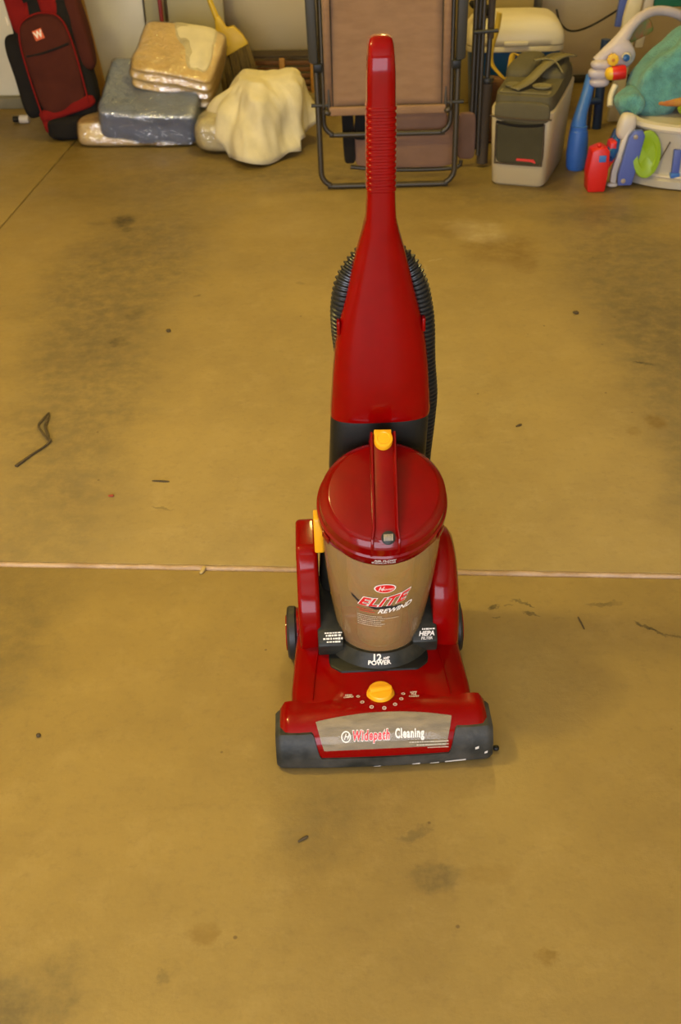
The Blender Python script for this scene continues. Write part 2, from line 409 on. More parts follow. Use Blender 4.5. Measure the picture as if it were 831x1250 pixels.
# black bumper
def vb(X):
    a = abs(X); t = max(0, min(1, (a-0.106)/0.014)); t = t*t*(3-2*t)
    return 0.30 + 0.31*t
rings = []
for i in range(121):
    X = -0.181 + 0.362*i/120
    q = max(0, (abs(X)-0.170)/0.011); s = 1 - 0.13*q*q
    ring = [prof(X, vb(X)*j/14, 0.0035) for j in range(15)]
    zt = ring[-1].z
    bk = 0.063 if abs(X) > 0.165 else 0.02
    ring += [Vector((X, bk, zt)), Vector((X, bk, 0.004))]
    rings.append([Vector((X, 0.026+(p.y-0.026)*s, 0.032+(p.z-0.032)*s)) for p in ring])
loft('front_bumper', rings, BUMP, vac, sharp=45)
# window with the brush roll showing through
def wpatch(name, off, m, par, inset=0.0):
    rows = []
    for j in range(11):
        t = j/10; row = []
        for i in range(41):
            u = -1 + 2*i/40
            hw = 0.101 + 0.012*t - inset
            X = u*hw; v = 0.395 + inset*3 + (0.735 + 0.06*(1-u*u) - 0.395 - inset*6)*t
            row.append(prof(X, v, off))
        rows.append(row)
    return loft(name, rows, m, par, closed=False)
wpatch('brush_roll', 0.0008, BRISTLE, vac)
pane = wpatch('window_pane', 0.0022, PANE, vac)
def wmap(cx, cv):
    def f(x, y, off):
        return prof(cx + x, cv + y/0.125, 0.0026 + off)
    return f
text('lettering', 'Widepath', 0.0185, wmap(-0.023, 0.555), WHT, pane, bold=0.0015, shear=0.2, off=0.0001, sx=0.72, sp=1.18)
text('lettering', 'Widepath', 0.0185, wmap(-0.023, 0.555), REDP, pane, bold=0.0006, shear=0.2, off=0.0007, sx=0.72, sp=1.18)
text('lettering', 'Cleaning', 0.0175, wmap(0.041, 0.56), WHT, pane, bold=0.0007, sx=0.68, off=0.0004, sp=1.15)
# round mark before the words
def ringdata(cx, cy, r0, r1, fm, n=28, sx=1.0, off=0.0004):
    V = []; F = []
    for k in range(n):
        a = 2*math.pi*k/n
        V += [fm(cx + sx*r0*math.cos(a), cy + r0*math.sin(a), off), fm(cx + sx*r1*math.cos(a), cy + r1*math.sin(a), off)]
        F.append((2*k, 2*k+1, (2*k+3) % (2*n), (2*k+2) % (2*n)))
    return V, F
def diskdata(cx, cy, r, fm, n=28, sx=1.0, off=0.0004):
    V = [fm(cx, cy, off)] + [fm(cx + sx*r*math.cos(2*math.pi*k/n), cy + r*math.sin(2*math.pi*k/n), off) for k in range(n)]
    return V, [(0, 1+k, 1+(k+1) % n) for k in range(n)]
fm = wmap(-0.064, 0.555)
V, F = ringdata(0, 0, 0.0062, 0.0080, fm); mk('emblem', V, F, WHT, pane, smooth=False)
text('lettering', 'H', 0.011, fm, WHT, pane, shear=0.4, bold=0.0002)
strokes('fine_print', [(-0.03, 0.035, 0.0, 0.0022), (-0.018, 0.035, -0.0045, 0.0022), (0.0, 0.035, -0.009, 0.0016)], wmap(0.070, 0.465), GREYP, pane, seed=4, off=0.0012)
# scuffs on the bumper
sc = []
rnd = random.Random(5)
for x0, x1, v in [(0.045, 0.058, .13), (0.075, 0.09, .12), (0.10, 0.135, .14), (0.150, 0.156, .33), (0.166, 0.171, .25), (-0.02, -0.008, .11)]:
    sc.append(([prof(x0, v, .004), prof(x1, v+.01, .004), prof(x1, v+.045, .004), prof(x0, v+.03, .004)], [(0, 1, 2, 3)]))
for V, F in sc: mk('scuff', V, F, DIRTY, vac, smooth=False)

# hood behind the nozzle
def sring(Y, w_, h, z0=0.012, p=5.0, n=40, xc=0.0):
    out = []
    for k in range(n):
        a = 2*math.pi*(k+0.5)/n; c, s = math.cos(a), math.sin(a)
        x = w_*math.copysign(abs(c)**(2/p), c); z = (h-z0)/2*math.copysign(abs(s)**(2/p), s)
        if s > 0: x *= 1 - 0.05*abs(s)**3
        out.append(Vector((xc + x, Y, (h+z0)/2 + z)))
    return out
secs = [(0.022, .148, .070), (0.032, .153, .083), (0.060, .154, .089), (0.10, .154, .093), (0.14, .151, .097), (0.20, .147, .101), (0.26, .141, .104), (0.30, .134, .100), (0.33, .125, .09)]
hood = loft('hood', [sring(y, a, h) for y, a, h in secs], RED, vac, sharp=50)
for s in (-1, 1):      # crease lines of the hood
    tube('crease', [(s*0.117, 0.062, 0.0895), (s*0.112, 0.12, 0.0953), (s*0.104, 0.18, 0.0995)], 0.0011, RED, hood, n=4, seg=6)

def hoodz(Y):
    for (a, b) in zip(secs, secs[1:]):
        if a[0] <= Y <= b[0]: return a[2] + (b[2]-a[2])*(Y-a[0])/(b[0]-a[0])
    return 0.1
def topz(x, Y):
    z = hoodz(Y) if Y >= secs[0][0] else 0
    for a, b in zip(PR, PR[1:]):
        if a.x <= Y <= b.x and a.y > 0.04: z = max(z, (a.y + (b.y-a.y)*(Y-a.x)/(b.x-a.x))*(1 + 0.10*max(0, 1-(x/0.14)**2)))
    return z
hm = lambda x, y, off: Vector((x, 0.064 + y, topz(x, 0.064 + y) + 0.0010 + off))
# height dial
dial = lathe('height_dial', [(0.0235, 0.0), (0.0235, 0.002), (0.0215, 0.003), (0.0208, 0.010), (0.019, 0.012), (0.0, 0.0125)], YEL, vac, M=TR((-0.002, 0.066, 0.0895), rx=5))
prism('dial_grip', [(-0.019, -0.0045), (0.019, -0.0035), (0.019, 0.0035), (-0.019, 0.0045)], 0.008, 0.018, YEL, dial, bev=0.002, M=TR((-0.002, 0.066, 0.0895), rx=5, rz=8))
marks = [(-38, 'a'), (-20, 'b'), (0, 'c')]
parts = []; ang = [(-186 + k*0, 0) for k in range(0)]
mk_angles = [188, 214, 244, 276, 306, 332, 354]
dcx, dcy = -0.002, 0.003
for i, a in enumerate(mk_angles):
    px, py = dcx + 0.0385*math.cos(R(a)), dcy + 0.0365*math.sin(R(a))
    parts.append(ringdata(px, py, 0.0024, 0.0033, hm, n=14, sx=1.0))
V, F = merge(parts); mk('dial_marks', V, F, WHT, hood, smooth=False)
for i, a in enumerate(mk_angles):
    px, py = dcx + 0.0385*math.cos(R(a)), dcy + 0.0365*math.sin(R(a))
    text('lettering', str(7-i), 0.0042, lambda x, y, o, px=px, py=py: hm(px+x, py+y, o), WHT, hood)
for (tx, rows) in ((-0.056, ('HIGH', 'CARPET')), (0.054, ('LOW', 'PILE', 'CARPET'))):
    for k, s in enumerate(rows):
        text('lettering', s, 0.0048, lambda x, y, o, tx=tx, k=k: hm(tx+x, 0.002 - 0.0052*k + y, o), WHT, hood, bold=0.0001)

# tray and collar that hold the cup
tray = prism('cup_tray', [(-0.087, 0.145), (-0.084, 0.133), (-0.066, 0.118), (0.066, 0.118), (0.084, 0.133), (0.087, 0.145), (0.090, 0.26), (-0.090, 0.26)], 0.080, 0.0985, BLK, vac, bev=0.003)
VC = Vector((0, 0.215, 0))
lathe('cup_collar', [(0.086, 0.084), (0.096, 0.092), (0.095, 0.099), (0.080, 0.120), (0.072, 0.119), (0.066, 0.095)], BLK2, vac, M=TR(VC), a0=R(185), a1=R(355), seg=48)
def colmap(x, y, off):
    z = 0.1105 + y*0.80; r = 0.095 + (0.080-0.095)*(z-0.099)/0.021 + 0.0010 + off; a = -math.pi/2 + x/0.088
    return Vector((r*math.cos(a), VC.y + r*math.sin(a), z))
text('lettering', '12', 0.016, lambda x, y, o: colmap(x-0.004, y+0.006, o), WHT, vac, bold=0.0005, sx=1.1)
text('lettering', 'AMP', 0.006, lambda x, y, o: colmap(x+0.013, y+0.004, o), WHT, vac, bold=0.0002)
text('lettering', 'POWER', 0.0105, lambda x, y, o: colmap(x, y-0.0035, o), WHT, vac, bold=0.0004, sx=1.05)
for s in (-1, 1):
    puff('cup_latch', (0.006, 0.006, 0.010), RED2, vac, k=4, cuts=4, M=TR((s*0.017+0.006, 0.144, 0.106)))

# label shoulders
for s in (-1, 1):
    sb = prism('label_shoulder', [(0.165, 0.095), (0.156, 0.124), (0.176, 0.144), (0.23, 0.158), (0.30, 0.17), (0.30, 0.1)], min(s*0.060, s*0.104), max(s*0.060, s*0.104), BLK2, vac, bev=0.003, axis='x')
    pm = plane_map((s*0.083+0.005, 0.166, 0.134), (1, 0, 0), (0, 0.020, 0.020))
    if s > 0:
        text('lettering', 'HEPA', 0.0112, lambda x, y, o: pm(x-0.003, y, o+0.0006), WHT, sb, bold=0.0004, shear=0.25)
        text('lettering', 'FILTER', 0.0068, lambda x, y, o: pm(x-0.003, y-0.008, o+0.0006), WHT, sb, bold=0.0001, shear=0.2)
        strokes('fine_print', [(-0.010, 0.012, 0.008, 0.003)], lambda x, y, o: pm(x, y, o+0.0006), WHT, sb)
    else:
        strokes('fine_print', [(-0.014, 0.016, 0.0085, 0.0028), (-0.012, 0.014, 0.004, 0.004), (-0.017, 0.017, -0.0015, 0.004), (-0.011, 0.013, -0.007, 0.003)], lambda x, y, o: pm(x, y, o+0.0006), WHT, sb, seed=9)
# back column behind the cup
def colring(z, w_, yf, yb, p=5, n=32):
    out = []
    for k in range(n):
        a = 2*math.pi*(k+.5)/n; c, s = math.cos(a), math.sin(a)
        out.append(Vector((w_*math.copysign(abs(c)**(2/p), c), (yf+yb)/2 + (yb-yf)/2*math.copysign(abs(s)**(2/p), s), z)))
    return out
loft('back_column', [colring(z, a, f, b) for z, a, f, b in [(.06, .104, .262, .36), (.16, .104, .255, .37), (.24, .100, .262, .37), (.30, .092, .290, .37), (.36, .082, .325, .38), (.44, .080, .328, .39)]], BLK2, vac, sharp=50)
loft('collar', [colring(z, a, f, b, 4) for z, a, f, b in [(.350, .080, .325, .39), (.360, .084, .319, .395), (.465, .0835, .318, .40), (.49, .0830, .320, .40), (.495, .082, .322, .40)]], BLK, vac, sharp=50)
# side pods
prism('motor_pod', [(.19, .08), (.180, .12), (.178, .16), (.190, .195), (.215, .222), (.232, .240), (.238, .262), (.25, .272), (.33, .276), (.345, .26), (.35, .08)], -0.136, -0.098, RED, vac, bev=0.008, axis='x', seg=4)
podr = [(.195, .07), (.180, .12), (.180, .16), (.190, .20), (.210, .230), (.235, .252), (.262, .264), (.29, .267), (.32, .258), (.345, .23), (.355, .18), (.355, .07)]
V = []
rr = []
for X, sc_ in [(0.098, 0.98), (0.102, 1.0), (0.122, 1.0), (0.134, .97), (0.142, .90), (0.146, .80)]:
    rr.append([Vector((X, .27 + (y-.27)*sc_, .10 + (z-.10)*sc_)) for y, z in [tuple(q) for q in catmull([(a, b, 0) for a, b in podr], 3, True)] ] if False else [Vector((X, .27 + (q.x-.27)*sc_, .08 + (q.y-.08)*sc_)) for q in catmull([(a, b, 0) for a, b in podr], 3, True)])
loft('motor_pod', rr, RED, vac, sharp=60)
box('motor_housing', (-0.125, 0.128, 0.24, 0.36, 0.03, 0.13), RED, vac, bev=0.02, seg=3)
# wheels
for s in (-1, 1):
    x0 = s*0.140
    wh = lathe('wheel', [(0.0, -0.010), (0.036, -0.010), (0.0465, -0.009), (0.0500, -0.005), (0.0500, 0.005), (0.0465, 0.009), (0.036, 0.010), (0.0, 0.010)], RUB, vac, M=TR((s*0.152, 0.285, 0.0500), ry=90))
    lathe('wheel_hub', [(0.0, -0.003), (0.035, -0.003), (0.033, 0.004), (0.0, 0.004)], RED, wh, M=TR((s*0.160, 0.285, 0.0500), ry=90*s))
    lathe('axle_boss', [(0.04, -0.012), (0.044, 0.0), (0.04, 0.012)], RED, wh, M=TR((s*0.138, 0.285, 0.055), ry=90*s))
# yellow carriage latch, upper left
box('cord_latch', (-0.1025, -0.086, 0.225, 0.258, 0.274, 0.344), YEL, vac, bev=0.003, M=None)
# dirt cup
ZL = 0.386; A = R(25); LF = Matrix.Translation((0, 0.215, ZL)) @ Matrix.Rotation(A, 4, 'X')
def cup(ang, t, off=0.0):
    """ang 0 = front, t 0 bottom .. 1 top"""
    r = 0.0635 + 0.0375*(1-(1-t)**1.6) + off
    if t < 0.06: r -= 0.006*(1-t/0.06)**2
    th = A*t
    zc = 0.074 + (ZL-0.024-0.074)*t
    x = r*math.sin(ang); y = -r*math.cos(ang)
    return Vector((x, 0.215 + y*math.cos(th), zc + y*math.sin(th)))
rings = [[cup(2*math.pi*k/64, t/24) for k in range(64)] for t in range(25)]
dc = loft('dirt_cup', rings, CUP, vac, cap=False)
V, F = loft_data([[cup(2*math.pi*k/48, 0.0, -0.004 - 0.0*i) for k in range(48)] for i in range(1)] + [[Vector((0.03*math.sin(2*math.pi*k/48), 0.215-0.03*math.cos(2*math.pi*k/48), 0.073)) for k in range(48)]])
mk('cup_bottom', V, F, RED2, dc)
lathe('cyclone_filter', [(0.0, 0.09), (0.038, 0.09), (0.042, 0.19), (0.056, 0.21), (0.060, 0.30), (0.0, 0.31)], DUST, dc, M=TR((0, 0.215, 0)))
def cm(cx, ct, slope=0.0):
    def f(x, y, off):
        X = cx + x; t = ct + (y + slope*x)/0.274
        return cup(X/0.094, t, 0.0012 + off)
    return f
f = cm(0.001, 0.808)
V, F = diskdata(0, 0, 0.0105, f, sx=1.65, off=0.0002); mk('logo_disc', V, F, WHT, dc, smooth=False)
V, F = diskdata(0, 0, 0.0090, f, sx=1.70, off=0.0005); mk('logo_disc', V, F, REDP, dc, smooth=False)
V, F = ringdata(0, 0, 0.0080, 0.0085, f, sx=1.72, off=0.0007); mk('logo_ring', V, F, REDP, dc, smooth=False)
text('lettering', 'H', 0.016, lambda x, y, o: f(x-0.007, y, o), WHT, dc, bold=0.0, shear=0.4, off=0.0008, sx=0.7)
text('lettering', 'oover', 0.0085, lambda x, y, o: f(x+0.003, y-0.001, o), WHT, dc, shear=0.35, off=0.0008)
# black swoosh under ELITE
sw = []
for x0, y0, x1, y1, hh in [(-0.050, .010, -0.035, -.004, .006), (-0.035, -.004, -0.01, -.012, .006), (-0.01, -.012, 0.02, -.010, .007), (0.012, -.016, 0.035, -.012, .010)]:
    g = cm(-0.005, 0.668)
    sw.append(([g(x0, y0-hh/2, 0), g(x1, y1-hh/2, 0), g(x1, y1+hh/2, 0), g(x0, y0+hh/2, 0)], [(0, 1, 2, 3)]))
V, F = merge(sw); mk('swoosh', V, F, BLKP, dc, smooth=False)
wv = lambda x: 0.00 + 0.12*x + 2.2*x*x
g = cm(-0.005, 0.680)
text('lettering', 'ELITE', 0.0280, g, WHT, dc, bold=0.0019, shear=0.45, sx=1.08, sp=1.12, off=0.0003, wave=wv)
text('lettering', 'ELITE', 0.0280, g, REDP, dc, bold=0.0008, shear=0.45, sx=1.08, sp=1.12, off=0.0007, wave=wv)
text('lettering', 'REWIND', 0.0150, cm(0.018, 0.608), WHT, dc, bold=0.0004, shear=0.4, sx=0.98, off=0.0009, wave=lambda x: 0.15*x + 2*x*x)
strokes('fine_print', [(-0.043, -0.015, 0.006, .0018), (-0.038, -0.012, 0.001, .0018)], cm(-0.003, 0.585), REDP, dc, seed=2)
strokes('fine_print', [(-0.043, 0.0, 0.012, .0022), (-0.043, 0.030, 0.007, .0018), (-0.043, 0.005, 0.002, .0022), (-0.043, -0.001, -0.003, .0022), (-0.043, 0.006, -0.008, .0022), (-0.043, 0.0, -0.013, .0020)], cm(-0.003, 0.505), GREYP, dc, seed=3)

# lid
lid = lathe('lid', [(0.1075, -0.030), (0.1085, -0.026), (0.1085, -0.006), (0.1055, -0.003), (0.1045, 0.006), (0.1040, 0.014), (0.0995, 0.020), (0.0905, 0.0265), (0.0885, 0.0272), (0.05, 0.0285), (0.0, 0.029)], RED2, dc, M=LF, seg=96, sharp=22)
for a in (-150, -30, 60, 120):
    q = [((0.1090)*math.cos(R(a+d)), (0.1090)*math.sin(R(a+d))) for d in (-5, 0, 5)] + [((0.1110)*math.cos(R(a+d)), (0.1110)*math.sin(R(a+d))) for d in (5, 0, -5)]
    prism('lid_tab', q, -0.030, -0.012, RED2, lid, bev=0.0006, M=LF)
hr = []
HT = [(-0.104, .004, -.02), (-0.100, .018, -.005), (-0.090, .027, .005), (-0.075, .033, .015), (-0.05, .038, .022), (-0.02, .043, .026), (0.02, .048, .030), (0.06, .053, .034), (0.078, .056, .030), (0.088, .058, .02), (0.094, .058, .0), (0.097, .055, .0)]
for y, tp, bo in HT:
    hw = 0.0215 if y > -0.09 else 0.024
    hr.append([LF @ Vector(p) for p in [(-hw, y, bo), (-hw, y, tp), (-hw+.0012, y, tp+.003), (-hw+.0035, y, tp+.003), (-hw+.006, y, tp-.002), (-.006, y, tp+.001), (.006, y, tp+.001), (hw-.006, y, tp-.002), (hw-.0035, y, tp+.003), (hw-.0012, y, tp+.003), (hw, y, tp), (hw, y, bo)]])
lh = loft('lid_handle', hr, RED2, lid, sharp=38)
btn = lathe('release_button', [(0.0, -0.004), (0.0165, -0.004), (0.0168, 0.003), (0.0155, 0.0055), (0.0115, 0.006), (0.0105, 0.0050), (0.0, 0.0052)], YEL, lid, M=LF @ TR((0.0, 0.079, 0.0585), s=(0.92, 1.08, 1)))
prism('button_tab', [(-0.0145, 0.0), (0.0135, 0.0), (0.0135, 0.018), (-0.015, 0.019)], -0.006, 0.0035, YEL, btn, bev=0.001, M=LF @ TR((0, 0.080, 0.0575)))
ind = lathe('airflow_indicator', [(0.0112, -0.01), (0.0112, 0.004), (0.0085, 0.0055), (0.0, 0.006)], BLK2, lid, M=LF @ TR((0.004, -0.0890, 0.0285), rx=28), seg=24)
for k in range(6):
    prism('indicator_rib', [(-0.0075+k*0.0026, -0.005), (-0.0062+k*0.0026, -0.005), (-0.0062+k*0.0026, 0.006), (-0.0075+k*0.0026, 0.006)], 0.005, 0.0075, GREYP, ind, bev=0, M=LF @ TR((0.004, -0.0890, 0.0285), rx=28))
def lidmap(x, y, off):
    z = -0.015 + y; r = 0.1088 + off; a = -math.pi/2 + x/0.1085
    return LF @ Vector((r*math.cos(a), r*math.sin(a), z))
text('lettering', 'AIR FLOW', 0.0070, lambda x, y, o: lidmap(x, y+0.0035, o), WHT, lid, bold=0.0002, sx=1.1)
text('lettering', 'INDICATOR', 0.0066, lambda x, y, o: lidmap(x-0.002, y-0.0035, o), WHT, lid, bold=0.0001, sx=1.1)

# tall red handle shell
def shellring(z, w_, yf, d, p=3.2, n=36, crease=0.0):
    out = []
    for k in range(n):
        a = 2*math.pi*(k+.5)/n; c, s = math.cos(a), math.sin(a)
        x = w_*math.copysign(abs(c)**(2/p), c); y = d/2*math.copysign(abs(s)**(2/p), s)
        out.append(Vector((x, yf + d/2 + y, z)))
    return out
ST = [(.476, .0845, .312, .085), (.486, .0850, .310, .088), (.56, .0795, .314, .086), (.61, .0740, .317, .082), (.65, .0665, .320, .078), (.69, .0560, .322, .072), (.73, .0465, .324, .065),
      (.765, .0380, .325, .060), (.795, .0295, .325, .056), (.820, .0235, .325, .053), (.845, .0220, .325, .050), (.875, .0212, .324, .048), (.985, .0210, .322, .046), (1.02, .0208, .320, .047), (1.040, .0204, .319, .048), (1.055, .0196, .320, .047), (1.066, .0188, .323, .044), (1.074, .0178, .328, .038), (1.080, .0160, .334, .030), (1.083, .010, .340, .018), (1.084, .004, .345, .008)]
rings = []
for i, (z, a, yf, d) in enumerate(ST):
    ring = shellring(z, a, yf, d, 3.0 if z < .8 else 4.5)
    rings.append(ring)
shell = loft('handle_shell', rings, RED, vac, sharp=60)
parts = []
rings = []
for i in range(14*6+1):
    z = 0.865 + 0.128*i/84; ph = (i % 6)/6
    b = 0.0014*(1 if ph in (1/6, 2/6, 3/6) else 0)
    rings.append(shellring(z, .0213+b, .3228-b-(z-.865)*.012, .049+2*b, 4.5))
loft('ribbed_grip', rings, RED, shell, sharp=25)
for s in (-1, 1):
    box('shell_clip', (min(s*.066, s*.0720), max(s*.066, s*.0720), .337, .352, .628, .652), RED, shell, bev=0.002)
# corrugated hose looping behind the shell
hp = catmull([(-.072, .385, .10), (-.066, .39, .25), (-.058, .39, .42), (-.056, .385, .55), (-.061, .376, .62), (-.061, .368, .670), (-.050, .372, .715), (-.015, .385, .748), (.030, .380, .742), (.056, .372, .705), (.070, .370, .640), (.074, .370, .56), (.080, .372, .48), (.078, .375, .36), (.074, .38, .22), (.072, .38, .10)], 40)
# resample by length
L_ = [0.0]
for a, b in zip(hp, hp[1:]): L_.append(L_[-1] + (b-a).length)
step = 0.0019; total = L_[-1]; path = []; k = 0; s_ = 0.0
while s_ < total:
    while L_[k+1] < s_: k += 1
    path.append(hp[k].lerp(hp[k+1], (s_-L_[k])/(L_[k+1]-L_[k]))); s_ += step
rad = [0.0160 + (0.0038 if i % 4 in (1, 2) else 0.0) for i in range(len(path))]
V, F = tube_data(path, rad, 16)
mk('corrugated_hose', V, F, HOSE, vac, sharp=50)

# the body leans a few millimetres to the right of the base as it rises
def lean(z):
    T = [(0.07, .004), (.38, .013), (.5, .021), (1.08, .026)]
    if z <= T[0][0]: return T[0][1]
    for a, b in zip(T, T[1:]):
        if z <= b[0]: return a[1] + (b[1]-a[1])*(z-a[0])/(b[0]-a[0])
    return T[-1][1]
for o in vac.children_recursive:
    top = o
    while top.parent != vac: top = top.parent
    if top.name.split('.')[0] in ('dirt_cup', 'collar', 'handle_shell', 'corrugated_hose', 'shell_clip', 'back_column', 'cup_collar', 'cup_latch'):
        for v in o.data.vertices: v.co.x += lean(v.co.z)

# ================================================================== things along the back wall
def plastic_film(name='clear_wrap'):
    m = bpy.data.materials.new(name); m.use_nodes = True; nt = m.node_tree
    nt.nodes.remove(nt.nodes['Principled BSDF']); out = nt.nodes['Material Output']
    tr = nt.nodes.new('ShaderNodeBsdfTransparent'); gl = nt.nodes.new('ShaderNodeBsdfGlossy'); gl.inputs['Roughness'].default_value = 0.06
    mx = nt.nodes.new('ShaderNodeMixShader'); lw = nt.nodes.new('ShaderNodeLayerWeight'); lw.inputs['Blend'].default_value = 0.32
    mr = nt.nodes.new('ShaderNodeMapRange'); mr.inputs['To Min'].default_value = 0.26; mr.inputs['To Max'].default_value = 0.6
    n = nt.nodes.new('ShaderNodeTexNoise'); n.inputs['Scale'].default_value = 34; n.inputs['Detail'].default_value = 4; n.inputs['Distortion'].default_value = 1.2
    tc = nt.nodes.new('ShaderNodeTexCoord'); L = nt.links.new
    L(tc.outputs['Object'], n.inputs['Vector'])
    bp = nt.nodes.new('ShaderNodeBump'); bp.inputs['Strength'].default_value = 0.7; bp.inputs['Distance'].default_value = 0.012
    L(n.outputs['Fac'], bp.inputs['Height']); L(bp.outputs['Normal'], gl.inputs['Normal']); L(bp.outputs['Normal'], lw.inputs['Normal'])
    L(lw.outputs['Fresnel'], mr.inputs['Value']); L(mr.outputs['Result'], mx.inputs[0]); L(tr.outputs[0], mx.inputs[1]); L(gl.outputs[0], mx.inputs[2]); L(mx.outputs[0], out.inputs['Surface'])
    return m
FILM = plastic_film()
def fabric(name, col, bs=180, bump=0.35, var=0.15, **k): return mat(name, col, 0.95, bump=bump, bscale=bs, var=var, vscale=14, spec=0.2, **k)
F_CREAM = fabric('cream_blanket', (0.80, 0.57, 0.24))
F_TAN = fabric('beige_blanket', (0.74, 0.55, 0.30))
F_BLUE = fabric('blue_blanket', (0.20, 0.27, 0.42))
F_SHEET = fabric('white_sheet', (0.70, 0.62, 0.40), bump=0.15)
F_MAROON = fabric('maroon_canvas', (0.070, 0.016, 0.010), bs=260)
F_REDC = fabric('red_canvas', (0.20, 0.008, 0.007), bs=260)
F_BLACK = fabric('black_canvas', (0.014, 0.012, 0.011), bs=260)
F_CHAIR = fabric('tan_sling_fabric', (0.30, 0.180, 0.105), bs=420, bump=0.25, stretch=(1, 1, 3))
F_CHAIR2 = fabric('brown_sling_fabric', (0.23, 0.13, 0.085), bs=420, bump=0.25)
PIPING = mat('dark_piping', (0.06, 0.04, 0.022), 0.8)
FRAME = mat('bronze_tube', (0.055, 0.045, 0.030), 0.38, metal=0.35)
FRAMEL = mat('grey_rail', (0.030, 0.028, 0.021), 0.5)
TEAL = mat('teal_towelling', (0.14, 0.40, 0.38), 1.0, bump=1.0, bscale=170, var=0.35, vscale=30, spec=0.1, sheen=0.3)
TBLUE = mat('blue_toy_plastic', (0.045, 0.16, 0.50), 0.42, bump=0.02)
TNAVY = mat('navy_toy_plastic', (0.012, 0.035, 0.11), 0.5)
TPERI = mat('periwinkle_plastic', (0.085, 0.125, 0.42), 0.5)
TRED = mat('bright_red_plastic', (0.62, 0.014, 0.010), 0.38)
TWHITE = mat('offwhite_plastic', (0.60, 0.54, 0.46), 0.4, bump=0.02)
TLAV = mat('lavender_white_plastic', (0.52, 0.45, 0.46), 0.38)
TYEL = mat('toy_yellow', (0.80, 0.48, 0.02), 0.4)
TGREEN = mat('lime_plastic', (0.26, 0.42, 0.012), 0.4)
TDGREEN = mat('green_board', (0.008, 0.14, 0.085), 0.6)
TGREY = mat('frosted_grey_plastic', (0.42, 0.38, 0.31), 0.35, alpha=0.93)
WOOD = mat('orange_wood', (0.50, 0.24, 0.045), 0.55, var=0.3, vscale=20, stretch=(6, 6, 1))
DWOOD = mat('brown_wood', (0.17, 0.070, 0.022), 0.6, var=0.4, vscale=30, stretch=(1, 8, 8))
CARD = mat('tan_cardboard', (0.36, 0.27, 0.10), 0.9, var=0.15)
COOLB = mat('cooler_blue', (0.010, 0.085, 0.27), 0.35)
COOLW = mat('cooler_white', (0.68, 0.60, 0.40), 0.4, bump=0.02)
GREYB = mat('beige_cooler_shell', (0.47, 0.39, 0.24), 0.5, bump=0.04)
GSOFT = fabric('olive_grey_nylon', (0.115, 0.10, 0.058), bs=200)
GSOFT2 = fabric('olive_webbing', (0.21, 0.18, 0.09), bs=300)
MESHB = fabric('grey_pocket_mesh', (0.065, 0.058, 0.032), bs=350)
YBR = mat('yellow_broom_plastic', (0.60, 0.40, 0.015), 0.45)
STRAW = mat('broom_bristles', (0.26, 0.17, 0.04), 0.8, bump=1.0, bscale=60, var=0.4, vscale=30, stretch=(8, 8, 1))
PALEG = mat('pale_olive_board', (0.36, 0.32, 0.19), 0.7)
PALEG2 = mat('pale_grey_board', (0.42, 0.375, 0.24), 0.7)
WPAN = mat('white_panel', (0.66, 0.62, 0.52), 0.5, var=0.08)
ORANGEC = mat('golden_cardboard', (0.33, 0.175, 0.030), 0.8, var=0.3)
DARKRED = mat('dark_red_pole', (0.22, 0.015, 0.01), 0.4)
STRAP = mat('yellow_webbing', (0.58, 0.38, 0.03), 0.8, bump=0.2, bscale=200)

# ---- wrapped bedding
def wrapped(name, label, loc, rz, half, fab, seed, tilt=(0, 0), layers=0, amp=0.010, k=9, filmscale=1.02, fn=None, group=None):
    t = thing(name, label, 'blanket', loc, R(rz), group)
    H = Vector(half)
    def shape(c, q):
        if layers:
            c.y += 0.007*math.sin(c.z*layers + 2*c.x)*(1 if q.y < -0.5 else 0.3)
            c.z += 0.010*math.sin(c.x*9+seed)*(q.z*0.5+0.5)
        if fn: c = fn(c, q)
        return c
    M = TR((0, 0, half[2]), rx=tilt[0], ry=tilt[1])
    puff('folded_blanket', half, fab, t, k=k, cuts=40, amp=amp, freq=7, seed=seed, M=M, fn=shape)
    def shape2(c, q):
        c = shape(c, q); d = noise.noise(c*16 + Vector((seed, 0, 0)))
        return c + Vector((q.x, q.y, q.z)).normalized()*(0.004 + 0.006*abs(d))
    puff('plastic_wrap', half, FILM, t, k=k, cuts=40, amp=amp, freq=7, seed=seed, M=M, fn=shape2)
    return t
wrapped('wrapped_blanket', 'beige folded blanket in clear plastic, flat on the floor under the blue one', (-0.79, 5.12, 0.0), -4, (0.26, 0.21, 0.048), F_TAN, 3, layers=60, amp=0.008)
wrapped('wrapped_blanket', 'grey-blue folded blanket in clear plastic wrap, leaning at left of the bedding heap', (-0.735, 5.05, 0.070), -5, (0.205, 0.185, 0.080), F_BLUE, 5, tilt=(24, 4), layers=30)
wrapped('wrapped_blanket', 'cream-yellow folded blanket in clear plastic wrap, topmost on the blue one', (-0.622, 5.13, 0.200), -8, (0.174, 0.160, 0.078), F_CREAM, 8, tilt=(26, 9), layers=150)
cream_ = bpy.data.objects['wrapped_blanket.002']
puff('white_lining', (0.085, 0.150, 0.060), F_SHEET, cream_, k=5, cuts=14, amp=0.006, freq=8, seed=2, M=TR((0.073, 0.012, 0.108), rx=26, ry=9), fn=lambda c, q: Vector((c.x - .42*c.y*(1-q.x)*.6, c.y, c.z)))
wrapped('wrapped_pillow', 'white pillow in clear plastic peeking out under the crumpled sheet', (-0.39, 4.86, 0.0), -4, (0.15, 0.14, 0.075), F_SHEET, 12, layers=0, amp=0.014, k=4)
